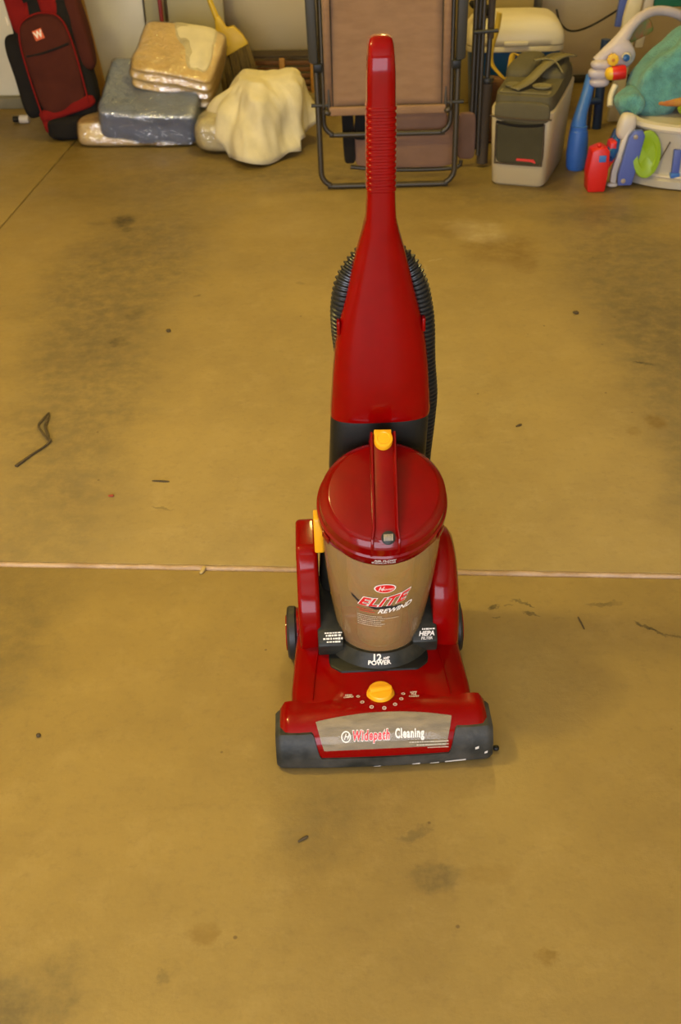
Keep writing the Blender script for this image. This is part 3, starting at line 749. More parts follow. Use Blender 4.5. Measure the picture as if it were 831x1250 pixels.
# ---- crumpled sheet over the pillow
def sheet():
    t = (-0.265, 4.86)
    V = []; NA, NR = 120, 34
    def hem(a):       # outline radius by angle (0 = right, -90 = towards the camera)
        base = 0.215 + 0.018*math.sin(3*a+1) + 0.012*math.sin(7*a)
        d = (math.degrees(a)+360) % 360
        if 235 < d < 300: base += 0.055*math.sin(math.pi*(d-235)/65)
        return base
    for j in range(NR+1):
        for i in range(NA):
            a = 2*math.pi*i/NA; u = j/NR; Rr = hem(a)
            d = (math.degrees(a)+360) % 360
            r = Rr*(u**0.85)
            top = 0.285 + 0.03*math.cos(a-1.2)*u
            low = 0.012 if 228 < d < 318 else 0.095 - 0.05*math.cos(math.radians(d-270))
            if 228 < d < 318: low = 0.012 + 0.0*d
            z = low + (top-low)*(1-u**3.4)
            p = Vector((r*math.cos(a), r*math.sin(a), z))
            fold = 0.010*math.sin(3*a+5*u)*u + 0.008*math.sin(9*a+1.3+5*u)*u*u - 0.012*max(0, math.sin(4*a+0.5))**4*u
            n_ = noise.noise(Vector((p.x*8, p.y*8, p.z*6)))*0.036 + (0.5-abs(noise.noise(Vector((p.x*13+4, p.y*13, p.z*6)))))*0.030
            rad = Vector((math.cos(a), math.sin(a), 0.6)).normalized()
            p += rad*(fold + n_*min(1, u*3+.2))
            p.z = max(p.z, 0.008)
            V.append(p + Vector((t[0], t[1], 0)))
    F = []
    for j in range(NR):
        for i in range(NA):
            F.append((j*NA+i, j*NA+(i+1) % NA, (j+1)*NA+(i+1) % NA, (j+1)*NA+i))
    F.append(tuple(range(NA)))
    o = mk('crumpled_sheet', V, F, F_SHEET)
    sol = o.modifiers.new('thick', 'SOLIDIFY'); sol.thickness = 0.006
    return tag(o, 'crumpled cream-white bed sheet heaped on the floor left of the folding chair', 'bed sheet')
sheet()

# ---- backpack leaning at the left
bp_ = thing('sports_backpack', 'maroon and black sports backpack with red trim leaning at the far left', 'backpack', (-1.095, 5.13, 0.0), R(4))
BM = TR((0, 0, 0), rx=-6, ry=-9)
def bagshape(c, q):
    return Vector((c.x*(1 - 0.10*q.z*0.5), c.y, c.z))
puff('main_body', (0.135, 0.085, 0.40), F_BLACK, bp_, k=4.5, cuts=16, amp=0.012, freq=5, seed=2, M=BM @ TR((0, 0.0, 0.405)), fn=bagshape)
puff('front_pocket', (0.110, 0.045, 0.20), F_MAROON, bp_, k=4, cuts=16, amp=0.010, freq=7, seed=4, M=BM @ TR((-0.005, -0.070, 0.305)))
puff('red_panel', (0.050, 0.035, 0.16), F_REDC, bp_, k=4, cuts=8, amp=0.006, M=BM @ TR((-0.080, -0.055, 0.60)))
puff('red_panel', (0.040, 0.035, 0.16), F_REDC, bp_, k=4, cuts=8, amp=0.006, M=BM @ TR((0.045, -0.060, 0.62)))
tube('pocket_piping', [BM @ Vector(p) for p in [(-0.108, -0.100, 0.12), (-0.112, -0.102, 0.27), (-0.108, -0.102, 0.41), (-0.08, -0.104, 0.485), (0.0, -0.106, 0.51), (0.075, -0.104, 0.485), (0.100, -0.102, 0.41), (0.104, -0.102, 0.27), (0.100, -0.100, 0.13)]], 0.0035, F_REDC, bp_)
tube('pocket_zip', [BM @ Vector(p) for p in [(-0.095, -0.112, 0.36), (-0.03, -0.118, 0.36), (0.04, -0.118, 0.367), (0.09, -0.112, 0.375)]], 0.0045, F_BLACK, bp_)
puff('red_base_band', (0.125, 0.035, 0.028), F_REDC, bp_, k=4, cuts=8, M=BM @ TR((0.0, -0.070, 0.125), ry=-6))
puff('red_base_trim', (0.030, 0.030, 0.045), F_REDC, bp_, k=4, cuts=6, M=BM @ TR((-0.090, -0.065, 0.085)))
puff('dark_base', (0.120, 0.085, 0.05), F_BLACK, bp_, k=4, cuts=8, M=TR((0.0, -0.03, 0.052)))
puff('side_pocket', (0.045, 0.07, 0.17), F_BLACK, bp_, k=4, cuts=8, amp=0.01, M=BM @ TR((-0.145, -0.01, 0.28)))
puff('side_pocket', (0.035, 0.07, 0.17), F_MAROON, bp_, k=4, cuts=8, amp=0.01, M=BM @ TR((0.135, -0.01, 0.42)))
tube('shoulder_strap', [BM @ Vector(p) for p in [(-0.03, -0.10, 0.56), (-0.035, -0.115, 0.64), (-0.03, -0.10, 0.76), (-0.02, -0.06, 0.82)]], 0.016, F_BLACK, bp_, flat=0.4)
tube('carry_handle', [BM @ Vector(p) for p in [(-0.05, 0, 0.80), (-0.04, 0, 0.86), (0.04, 0, 0.86), (0.05, 0, 0.80)]], 0.010, F_BLACK, bp_)
EMB = mat('orange_emblem', (0.62, 0.11, 0.03), 0.6)
em = box('emblem_patch', (-0.020, 0.020, -0.003, 0.0, -0.020, 0.020), EMB, bp_, bev=0.001, M=BM @ TR((-0.020, -0.1165, 0.432), ry=-8))
epm = lambda x, y, o: BM @ TR((-0.020, -0.1165, 0.432), ry=-8) @ Vector((x, -0.0035-o, y))
text('lettering', 'W', 0.036, epm, WHT, em, bold=0.0012, off=0.0004, sx=0.9)
box('strap_buckle', (-0.004, 0.004, -0.006, 0.0, -0.017, 0.017), TWHITE, bp_, bev=0.002, M=BM @ TR((-0.135, -0.083, 0.505)))

# ---- boards standing against the wall
def board(name, label, cat, gx0, gx1, gy, z1, m, lean_deg=3, th=0.015, rz=0, z0=0.0, tw=0):
    o = box(name, (-(gx1-gx0)/2, (gx1-gx0)/2, 0, th, 0, z1-z0), m, bev=0.002, M=TR((0, 0, 0), rx=-lean_deg, ry=tw))
    p = G((gx0+gx1)/2, gy); o.location = (p.x, p.y, z0); o.rotation_euler = (0, 0, GA + R(rz))
    return tag(o, label, cat)
board('cardboard_sheet', 'golden brown cardboard strip leaning behind the backpack', 'cardboard', -1.565, -1.49, 5.42, 1.0, ORANGEC, 3, 0.03, tw=-8)
board('leaning_board', 'plain white panel standing against the wall behind the blue blanket', 'panel', -1.60, -1.325, 5.60, 1.4, WPAN, 2, 0.03)
board('leaning_board', 'narrow olive board standing beside the white panel', 'board', -1.312, -1.225, 5.58, 1.3, PALEG, 2, 0.02)
board('leaning_board', 'pale greyish-green board standing between olive board and yellow broom', 'board', -1.215, -0.955, 5.62, 1.4, PALEG2, 2, 0.02)
board('leaning_board', 'off-white panel low behind the left side of the backpack', 'panel', -2.10, -1.665, 5.50, 1.1, WPAN, 2, 0.03)
p0 = G(-2.1, 5.44)
bx = box('grey_floor_rail', (0, 0.55, 0, 0.05, 0, 0.05), BASE, bev=0.004); bx.location = (p0.x, p0.y, 0); bx.rotation_euler = (0, 0, GA)
tag(bx, 'grey rail lying on the floor at the foot of the off-white panel', 'rail')
ct = thing('white_canister', 'small white canister with black cap lying left of the backpack', 'canister', (-1.372, 5.34, 0.018), R(-5))
lathe('body', [(0, -0.022), (0.017, -0.022), (0.018, -0.018), (0.018, 0.02), (0, 0.022)], TWHITE, ct, M=TR(ry=90), seg=20)
lathe('cap', [(0, -0.016), (0.014, -0.016), (0.014, 0.012), (0, 0.014)], BLK, ct, M=TR((-0.036, 0, 0), ry=90), seg=20)
dp = tag(tube('red_pole', [G(-1.225, 5.55, 0.0), G(-1.235, 5.57, 0.5), G(-1.25, 5.60, 1.25)], 0.010, DARKRED, n=2), 'thin dark red pole leaning on the boards above the cream blanket', 'pole')

# ---- yellow angled broom
br = thing('angled_broom', 'yellow angled broom with straw-coloured bristles leaning on the wall', 'broom', (-0.365, 5.42, 0.0))
BRM = TR((-0.02, 0.02, 0.115), rx=-5, ry=-14)
prism('broom_head', [(-0.028, 0.29), (-0.050, 0.20), (-0.075, 0.12), (0.085, 0.155), (0.072, 0.20), (0.045, 0.245), (0.012, 0.245), (-0.004, 0.30)], -0.018, 0.018, YBR, br, bev=0.005, axis='y', M=BRM)
tube('broom_handle', [BRM @ Vector(p) for p in [(-0.016, 0, 0.27), (-0.030, 0.0, 0.45), (-0.06, 0.0, 1.05)]], [0.014, 0.011, 0.011], YBR, br, n=3)
rows = []
rr = random.Random(3); parts = []
for i in range(110):
    x = -0.072 + 0.155*rr.random(); y = rr.uniform(-0.014, 0.014); zt = 0.125 + (x+0.075)*0.22
    x2 = x*1.12 + 0.006*rr.uniform(-1, 1)-0.01; y2 = y*1.8 + rr.uniform(-.004, .004)
    parts.append(tube_data([BRM @ Vector((x, y, zt)), BRM @ Vector((x2, y2, -0.065 + 0.03*rr.random() + (x+.07)*.15))], 0.0042, 4))
V, F = merge(parts); o = mk('bristles', V, F, STRAW, br); o['kind'] = 'stuff'
for o in br.children:
    pass

# ---- wooden slatted rack along the wall foot
rk = thing('wooden_rack', 'low wooden slatted rack with orange uprights along the wall foot', 'rack', tuple(G(-0.72, 5.60)), GA)
RL = 0.50
for k in range(5):
    box('slat', (-0.13, RL-0.13, -0.004, 0.008, 0.028 + k*0.029, 0.048 + k*0.029), DWOOD, rk, bev=0.002)
for x in (-0.115, 0.03, 0.175, 0.325):
    box('upright', (x-0.013, x+0.013, -0.020, -0.004, 0.0, 0.178), WOOD, rk, bev=0.003)
box('top_rail', (-0.13, RL-0.13, -0.004, 0.10, 0.176, 0.190), PIPING, rk, bev=0.002)
box('bottom_rail', (-0.13, RL-0.13, -0.030, 0.008, 0.0, 0.022), CARD, rk, bev=0.002)

# ---- folded lounge chair in the middle
ch = thing('folding_lounge_chair', 'folded lounge chair with tan sling and bronze tubes behind the vacuum handle', 'chair', (0.222, 4.28, 0.0), R(-1.5))
LE = math.tan(R(3))
def cz(x, y, z): return Vector((x, y + z*LE, z))
def ubend(name, w0, w1, z0, z1, y, r, rad, m, par, flat=1.0):
    pts = [cz(-w1, y, z1)] + [cz(-w0 - (w1-w0)*f, y, z0 + rad + (z1-z0-rad)*f) for f in (0.5, 0.05)]
    for a in range(0, 91, 15): pts.append(cz(-w0 + rad - rad*math.cos(R(a)), y, z0 + rad - rad*math.sin(R(a))))
    q = [Vector((-p.x, p.y, p.z)) for p in pts][::-1]
    return tube(name, pts + q, r, m, par, n=2, seg=10)
ubend('base_tube', 0.250, 0.262, 0.011, 0.92, 0.0, 0.0105, 0.055, FRAME, ch)
ubend('leg_tube', 0.236, 0.240, 0.185, 0.90, 0.05, 0.0095, 0.05, FRAME, ch)
for s in (-1, 1):
    prism('side_rail', [(s*0.247, .44), (s*0.281, .46), (s*0.290, .90), (s*0.252, .90)], -0.02, 0.02, FRAMEL, ch, bev=0.006, axis='y', M=Matrix.Shear('XY', 4, (0, 0)) @ TR((0, 0.025, 0)))
    tube('inner_tube', [cz(s*0.212, -0.005, .275), cz(s*0.214, -0.005, .60), cz(s*0.216, -0.005, .92)], 0.0085, FRAME, ch, n=3)
    tube('inner_tube', [cz(s*0.232, -0.010, .30), cz(s*0.234, -0.010, .60), cz(s*0.238, -0.010, .92)], 0.006, FRAME, ch, n=3)
    box('hinge_bracket', (s*0.248-0.016, s*0.248+0.016, -0.005, 0.03, .425, .455), BLK, ch, bev=0.003)
    lathe('pivot_bolt', [(0, -0.03), (0.007, -0.03), (0.007, 0.03), (0, 0.03)], FRAMEL, ch, M=TR((s*0.247, 0.01, 0.308), ry=90), seg=12)
    puff('lock_tab', (0.014, 0.016, 0.010), FRAME, ch, k=3, cuts=4, M=TR((s*0.219, 0.0, 0.285), ry=-25*s))
# sling
NXs, NZs = 12, 24; rings = []
for j in range(NZs+1):
    z = 0.300 + (0.92-0.300)*j/NZs
    rings.append([cz(-0.198 + 0.396*i/NXs, 0.012*math.sin(math.pi*i/NXs) - 0.002, z) for i in range(NXs+1)])
o = loft('sling_fabric', rings, F_CHAIR, ch, closed=False); md = o.modifiers.new('thick', 'SOLIDIFY'); md.thickness = 0.004
box('sling_hem', (-0.213, 0.213, -0.008, 0.012, 0.272, 0.303), F_CHAIR, ch, bev=0.006)
for s in (-1, 1):
    tube('sling_piping', [cz(s*0.198, -0.004, .298), cz(s*0.198, -0.004, .92)], 0.0030, PIPING, ch, n=1)
    o = box('sling_edge', (min(s*.2, s*.226), max(s*.2, s*.226), 0.006, 0.010, 0.30, 0.92), F_CHAIR, ch, M=Matrix.Shear('XY', 4, (0, 0)))
tube('sling_piping', [cz(-0.20, -0.010, .302), cz(0.20, -0.010, .302)], 0.0025, PIPING, ch, n=1)
# leg rest part hanging behind
puff('leg_rest_fabric', (0.195, 0.010, 0.10), F_CHAIR2, ch, k=7, cuts=12, amp=0.004, M=TR((0.070, 0.13, 0.135)))
puff('leg_rest_fabric', (0.165, 0.010, 0.062), F_CHAIR2, ch, k=7, cuts=12, amp=0.004, M=TR((0.06, 0.115, 0.225)))
puff('elastic_strap', (0.022, 0.012, 0.105), F_BLACK, ch, k=7, cuts=6, M=TR((-0.145, 0.12, 0.165), ry=-2))
puff('elastic_strap', (0.022, 0.012, 0.062), F_BLACK, ch, k=7, cuts=6, M=TR((-0.098, 0.105, 0.215), ry=4))
tube('leg_rest_tube', [(-0.14, 0.12, 0.045), (0.0, 0.12, 0.030), (0.25, 0.12, 0.030), (0.285, 0.12, 0.06)], 0.008, FRAME, ch)

# ---- second folded chair, mostly behind the first
c2 = thing('folding_lounge_chair', 'second folded chair, dark brown tubes edge-on between first chair and grey cooler', 'chair', (0.585, 4.50, 0.0), R(-3))
for x, y, r, z0, z1 in [(-0.028, 0.0, 0.010, 0.08, .9), (0.0, -0.02, 0.008, .05, .9), (-0.012, 0.02, 0.009, .06, .72)]:
    tube('frame_tube', [(x, y, z0), (x+0.005, y+0.02, (z0+z1)/2), (x+0.012, y+0.05, z1)], r, FRAME, c2, n=3)
tube('padded_rail', [(0.020, 0.0, 0.012), (0.024, 0.01, 0.2), (0.030, 0.02, 0.31)], 0.022, PIPING, c2, n=3)
tube('frame_tube', [(0.028, 0.02, 0.31), (0.034, 0.03, 0.50)], 0.010, FRAME, c2, n=2)
tube('frame_tube', [(0.035, 0.03, 0.47), (0.040, 0.04, 0.85)], 0.013, PIPING, c2, n=2)
lathe('joint_collar', [(0, -0.008), (0.024, -0.008), (0.026, 0), (0.022, 0.008), (0, 0.008)], FRAMEL, c2, M=TR((0.029, 0.02, 0.325)), seg=16)
tube('joint_pin', [(-0.03, -0.01, 0.50), (0.06, -0.01, 0.505)], 0.007, FRAMEL, c2, n=1)
puff('sling_fabric', (0.036, 0.012, 0.09), F_CHAIR2, c2, k=5, cuts=8, M=TR((-0.045, 0.0, 0.12)))

# ---- cardboard boxes and coolers at the right
b1 = box('cardboard_box', (0.60, 0.93, 5.42, 5.66, 0.0, 0.55), CARD, bev=0.003)
tag(b1, 'plain tan cardboard box standing behind the white cooler', 'box')
b1p = tag(box('grey_post', (0.955, 0.995, 5.58, 5.62, 0.0, 1.1), BASE, bev=0.003), 'narrow grey post against the wall beside the cardboard box', 'post')
wc = thing('drinks_cooler', 'large cooler with rounded cream-white lid and dark blue body', 'cooler', (0.805, 5.15, 0.0), R(-4)); wc.scale = (1, 1, .96)
def rr_ring(w_, d_, z, p=7, n=48, cx_=0, cy_=0):
    out = []
    for k in range(n):
        a = 2*math.pi*(k+.5)/n; c, s = math.cos(a), math.sin(a)
        out.append(Vector((cx_+w_*math.copysign(abs(c)**(2/p), c), cy_+d_*math.copysign(abs(s)**(2/p), s), z)))
    return out
loft('body', [rr_ring(a, b, z) for a, b, z in [(.165, .12, 0), (.175, .13, .01), (.192, .145, .318), (.192, .145, .322)]], COOLB, wc, sharp=50)
loft('rim', [rr_ring(a, b, z) for a, b, z in [(.194, .147, .322), (.203, .155, .325), (.204, .156, .345), (.198, .150, .349)]], COOLW, wc, sharp=60)
loft('lid', [rr_ring(a, b, z) for a, b, z in [(.200, .152, .350), (.205, .157, .353), (.205, .157, .375), (.198, .150, .40), (.178, .135, .430), (.150, .115, .448), (.10, .08, .458), (.03, .02, .462)]], COOLW, wc, sharp=60)
box('lid_handle', (-0.05, 0.05, -0.165, -0.150, 0.350, 0.368), COOLW, wc, bev=0.004)
bkt = tag(puff('folded_black_bag', (0.055, 0.05, 0.018), F_BLACK, k=3, cuts=8, amp=0.008, M=TR((0.655, 5.10, 0.468), ry=22)), 'small black folded bag lying on top of the white cooler', 'bag')
tag(puff('brown_cloth_bundle', (0.07, 0.05, 0.13), DWOOD, k=3.5, cuts=10, amp=0.012, freq=12, M=TR((0.675, 4.83, 0.13))), 'brown cloth bundle squeezed between the dark chair and the grey cooler', 'bundle')
sp = catmull([(0.695, 4.83, 0.50), (0.685, 4.82, 0.44), (0.665, 4.80, 0.38), (0.660, 4.77, 0.33), (0.685, 4.74, 0.295), (0.722, 4.72, 0.268), (0.735, 4.74, 0.31), (0.75, 4.78, 0.35), (0.775, 4.77, 0.345), (0.782, 4.74, 0.31)], 6)
rings = [[p + Vector((-0.011, 0, 0.004)), p + Vector((0.011, 0.004, -0.004))] for p in sp]
o = loft('yellow_strap', rings, STRAP, closed=False); o.modifiers.new('thick', 'SOLIDIFY').thickness = 0.003
tag(o, 'yellow webbing strap hanging down the front of the white cooler', 'strap')

# grey car cooler, wedge with soft lid
gc = thing('soft_lid_cooler', 'beige-grey hard cooler with olive soft lid, straps and mesh front pocket', 'cooler', (0.603, 4.278, 0.0), R(-20.5))
def wring(z, x0, x1, y0, y1, dz=0.0, p=9, n=44):
    o = []
    for k in range(n):
        a = 2*math.pi*(k+.5)/n; c, s = math.cos(a), math.sin(a)
        xx = (x0+x1)/2 + (x1-x0)/2*math.copysign(abs(c)**(2/p), c); yy = (y0+y1)/2 + (y1-y0)/2*math.copysign(abs(s)**(2/p), s)
        o.append(Vector((xx, yy, z + dz*(yy-y0)/(y1-y0))))
    return o
loft('shell', [wring(.0, .012, .202, .012, .40), wring(.010, .002, .212, .002, .41), wring(.15, -.004, .222, -.004, .42, .02), wring(.275, -.008, .234, -.008, .43, .032), wring(.28, -.004, .230, -.004, .425, .032)], GREYB, gc, sharp=50)
loft('soft_lid', [wring(.270, .004, .224, -.004, .43, .032), wring(.300, .004, .224, -.004, .43, .036), wring(.330, .008, .220, -.000, .42, .032), wring(.336, .022, .205, .016, .40, .032)], GSOFT, gc, sharp=50)
puff('front_flap', (.101, .011, .036), GSOFT, gc, k=5, cuts=10, amp=.003, M=TR((.113, -.008, .277)))
puff('lid_flap', (.056, .115, .046), GSOFT, gc, k=3.2, cuts=12, amp=.006, freq=9, M=TR((.060, .30, .352), rx=6, rz=-8))
puff('lid_flap', (.052, .115, .044), GSOFT, gc, k=3.2, cuts=12, amp=.006, freq=9, seed=3, M=TR((.168, .30, .350), rx=6, rz=6))
prism('lid_edging', [(.022, .014), (.204, .014), (.206, .15), (.020, .15)], .3445, .3475, GSOFT2, gc, bev=.001, M=TR((0, 0, -.008)))
prism('lid_panel', [(.030, .022), (.196, .022), (.198, .142), (.028, .142)], .3465, .3490, GSOFT, gc, bev=.001, M=TR((0, 0, -.008)))
for cx_ in (.065, .165):
    V, F = lathe_data([(.026, .0), (.034, .004), (.036, .010), (.030, .012), (.026, .004)], 24, TR((cx_, .078, .3425), s=(1, .85, 1)))
    mk('cup_ring', V, F, GSOFT2, gc)
    lathe('cup_recess', [(0, 0.002), (.027, .003)], MESHB, gc, M=TR((cx_, .078, .3425), s=(1, .85, 1)), seg=20)
def ribbon(name, pts, wdir, wd, m, par, th=0.004):
    ps = catmull(pts, 5); W = Vector(wdir)*wd/2
    o = loft(name, [[p - W, p + W] for p in ps], m, par, closed=False); o.modifiers.new('thick', 'SOLIDIFY').thickness = th; return o
ribbon('carry_strap', [(.075, .02, .352), (.11, .09, .362), (.145, .19, .392), (.185, .28, .410), (.222, .36, .400)], (.75, -.55, 0), .050, GSOFT2, gc)
ribbon('carry_strap', [(.215, .20, .372), (.180, .235, .402), (.140, .25, .408), (.10, .24, .402)], (.4, -.8, .1), .035, GSOFT2, gc)
tube('zip', [(.0, -.024, .262), (.06, -.026, .258), (.16, -.026, .256), (.226, -.024, .260)], .003, PIPING, gc)
pk = puff('mesh_pocket', (.088, .010, .077), MESHB, gc, k=9, cuts=12, amp=.004, M=TR((.111, -.006, .166), ry=0))
tube('pocket_piping', [(.023, -.015, .240), (.023, -.015, .16), (.024, -.015, .094), (.030, -.015, .089), (.111, -.015, .088), (.190, -.015, .089), (.198, -.015, .094), (.199, -.015, .16), (.199, -.015, .240)], .003, PIPING, pk, n=3)
tube('pocket_opening', [(.024, -.017, .240), (.07, -.017, .233), (.111, -.017, .230), (.16, -.017, .233), (.198, -.017, .240)], .005, F_BLACK, pk)
REDM = mat('red_label', (0.60, 0.03, 0.02), 0.5)
prism('red_tag', [(.105, .112), (.168, .112), (.176, .104), (.176, .098), (.160, .103), (.105, .104)], -.0205, -.0165, REDM, gc, bev=0, axis='y')

# ---- black cable sagging along the wall
tag(tube('black_cable', [(0.99, 5.20, 0.43), (1.05, 5.40, 0.335), (1.13, 5.55, 0.27), (1.22, 5.60, 0.275), (1.33, 5.58, 0.34), (1.42, 5.5, 0.43)], 0.0045, BLK), 'thin black cable sagging in front of the wall right of the white cooler', 'cable')

# ---- toys at the right
gy = thing('activity_gym', 'baby activity gym with lavender arch, yellow flower, red roller on blue legs', 'toy', (1.0, 4.45, 0.0))
def gl(*p): return [Vector((q[0]-1.0, q[1]-4.45, q[2])) for q in p]
tube('blue_leg', gl((1.020, 4.56, .315), (1.000, 4.52, .255), (.975, 4.47, .205), (.962, 4.44, .165), (.960, 4.43, .14)), [.020, .022, .024, .030, .034], TBLUE, gy, seg=14)
lathe('blue_foot', [(0, 0), (.030, 0), (.038, .012), (.041, .06), (.038, .12), (.034, .148), (.031, .15), (.031, .165), (0, .165)], TBLUE, gy, M=Matrix.Translation(gl((.960, 4.42, 0))[0]) @ TR(s=(1, .8, 1)), seg=24)
tube('blue_leg', gl((1.145, 4.40, .270), (1.105, 4.30, .205), (1.055, 4.22, .145), (1.025, 4.185, .115)), [.019, .020, .021, .021], COOLB, gy, seg=12)
prism('red_foot', [(-.036, 0), (.028, 0), (.034, .06), (.034, .15), (.010, .165), (-.012, .158), (-.030, .150), (-.040, .07)], -.035, .04, TRED, gy, bev=.006, axis='y', M=Matrix.Translation(gl((.988, 4.18, 0))[0]))
prism('red_foot_side', [(.0, .05), (.03, .10), (.035, .17), (.012, .165)], -.03, .03, TRED, gy, bev=.004, axis='y', M=Matrix.Translation(gl((1.02, 4.22, 0))[0]))
box('blue_button', (-.014, .012, -.006, .0, .112, .136), TBLUE, gy, bev=.002, M=Matrix.Translation(gl((.997, 4.147, 0))[0]))
puff('red_knob', (.008, .008, .006), TRED, gy, k=2, cuts=4, M=Matrix.Translation(gl((.985, 4.17, .166))[0]))
# lavender hand-shaped shell and arch
arch = [(1.030, 4.55, .365), (1.075, 4.56, .395), (1.118, 4.57, .430), (1.155, 4.59, .475), (1.205, 4.62, .510), (1.275, 4.66, .520), (1.36, 4.68, .50), (1.45, 4.70, .44)]
tube('arch', gl(*arch), [.020, .028, .030, .022, .018, .018, .018, .018], TLAV, gy, seg=14)
puff('arch_shoulder', (.062, .028, .058), TLAV, gy, k=2.6, cuts=10, M=Matrix.Translation(gl((1.115, 4.56, .385))[0]) @ TR(ry=-35))
for x, z, w_, h_ in [(1.035, .352, .040, .017), (1.030, .320, .042, .021), (1.033, .288, .038, .018)]:
    puff('knuckle', (w_, .028, h_), TLAV, gy, k=2.6, cuts=8, M=Matrix.Translation(gl((x+.012, 4.53, z+.010))[0]))
fl = [((.021 + .0015*math.cos(10*a))*math.cos(a), (.021 + .0015*math.cos(10*a))*math.sin(a)) for a in [2*math.pi*k/48 for k in range(48)]]
fw = prism('yellow_flower', fl, -.012, .004, TYEL, gy, bev=.002, axis='y', M=Matrix.Translation(gl((1.083, 4.505, .384))[0]))
lathe('flower_centre', [(0, 0), (.007, 0), (.006, .004), (0, .005)], mat('orange_dot', (.55, .2, .01), .5), fw, M=Matrix.Translation(gl((1.083, 4.495, .384))[0]) @ TR(rx=90), seg=16)
ey = lathe('dial_eye', [(0, 0), (.018, 0), (.018, .012), (.012, .020), (0, .022)], TWHITE, gy, M=Matrix.Translation(gl((1.137, 4.520, .386))[0]) @ TR(rx=80), seg=24)
lathe('blue_inset', [(0, .018), (.0135, .016), (.0125, .021), (0, .0245)], COOLB, ey, M=Matrix.Translation(gl((1.133, 4.518, .386))[0]) @ TR(rx=80), seg=24)
lathe('red_roller', [(0, 0), (.024, 0), (.026, .004), (.026, .048), (.024, .052), (0, .052)], TRED, gy, M=Matrix.Translation(gl((1.082, 4.500, .335))[0]) @ TR(ry=86), seg=24)
lathe('yellow_dome', [(0, 0), (.025, .0), (.024, .010), (.018, .020), (.008, .025), (0, .026)], TYEL, gy, M=Matrix.Translation(gl((1.083, 4.500, .335))[0]) @ TR(ry=-94), seg=24)
tube('cream_strut', gl((1.095, 4.47, .300), (1.080, 4.46, .265), (1.075, 4.44, .23)), .012, COOLW, gy)
puff('picture_panel', (.060, .006, .030), mat('leafy_print', (.10, .17, .03), .5, var=1, vscale=40, vcol=(.30, .10, .03)), gy, k=5, cuts=6, M=Matrix.Translation(gl((1.195, 4.63, .455))[0]) @ TR(ry=-25))
# folded blue frame behind
bf = thing('folded_blue_frame', 'dark blue folded frame with cross bar in shadow behind the activity gym', 'frame', (1.15, 4.95, 0))
tube('upright', [(0, 0, 0), (0.0, 0, .2), (.005, 0, .36)], .020, TNAVY, bf, n=2)
tube('cross_bar', [(-.085, -.02, .12), (.0, -.02, .12)], .014, TNAVY, bf, n=2)
tube('brace', [(-.035, 0, 0), (-.03, 0, .30)], .008, PIPING, bf, n=2)

# saucer with frosted basin
sc = thing('activity_saucer', 'grey and white baby activity saucer with blue slats and green dial', 'toy', (1.325, 4.42, 0.0))
def sl(x, y, z): return Vector((x-1.40, y-4.42, z))
lathe('basin', [(.30, 0.0), (.322, .006), (.318, .030), (.300, .042), (.290, .060), (.285, .12), (.296, .20), (.292, .205), (.275, .20), (.265, .06), (.10, .05), (0, .05)], TGREY, sc, seg=72, sharp=40, M=TR((.10, -.09, 0), s=(1, .7, 1)))
lathe('basin_ridge', [(.306, .040), (.311, .044), (.306, .048)], TWHITE, sc, seg=72, M=TR((.10, -.09, 0), s=(1, .7, 1)))
lathe('rim', [(.280, .200), (.306, .202), (.312, .212), (.306, .224), (.280, .228), (.270, .21)], TWHITE, sc, seg=72, M=TR((.10, -.09, 0), s=(1, .7, 1)))
puff('rim_bracket', (.032, .030, .048), TWHITE, sc, k=3, cuts=8, M=TR((-.235, -.195, .215), ry=10))
sl_ = prism('blue_slat', [(-.245, .012), (-.195, .012), (-.188, .045), (-.165, .19), (-.175, .212), (-.205, .212), (-.222, .19), (-.248, .05)], -.012, .012, TPERI, sc, bev=.005, axis='y', M=TR((-0.010, -.235, 0), rz=0))
for x, z in ((-.200, .190), (-.228, .030)):
    lathe('bolt', [(0, 0), (.009, 0), (.008, .004), (0, .005)], mat('bolt_steel', (.45, .38, .28), .4, metal=.6), sl_, M=TR((x-.010, -.247, z), rx=90), seg=16)
prism('white_slat', [(-.272, .02), (-.25, .012), (-.25, .05), (-.222, .19), (-.205, .225), (-.225, .215), (-.245, .17), (-.27, .06)], -.010, .016, TWHITE, sc, bev=.004, axis='y', M=TR((-0.008, -.215, 0)))
prism('blue_slat', [(-.300, .02), (-.275, .012), (-.255, .12), (-.24, .20), (-.258, .20), (-.285, .12)], -.010, .010, TNAVY, sc, bev=.004, axis='y', M=TR((-0.012, -.165, 0)))
gd = lathe('green_dial', [(0, 0), (.048, 0), (.052, .004), (.050, .012), (.034, .014), (.030, .010), (0, .010)], TGREEN, sc, M=TR((-.160, -.233, .122), rx=84, s=(1, 1, 1)) @ TR(s=(1.0, 1.65, 1)), seg=40)
for x, z0, z1 in [(-.055, .055, .145), (.02, .055, .13), (.09, .06, .15)]:
    y = -.09 - .7*math.sqrt(.292**2 - (x-.1)**2) - .002
    box('blue_slot', (x-.014, x+.014, y-.006, y+.012, z0, z1), TPERI, sc, bev=.003)
    box('slot_foot', (x-.018, x+.016, y-.012, y+.012, z0-.012, z0+.006), TBLUE, sc, bev=.003)
tube('basin_seam', [(-.085, -.256, .17), (-.105, -.240, .11), (-.12, -.228, .07)], .002, PIPING, sc, n=2)
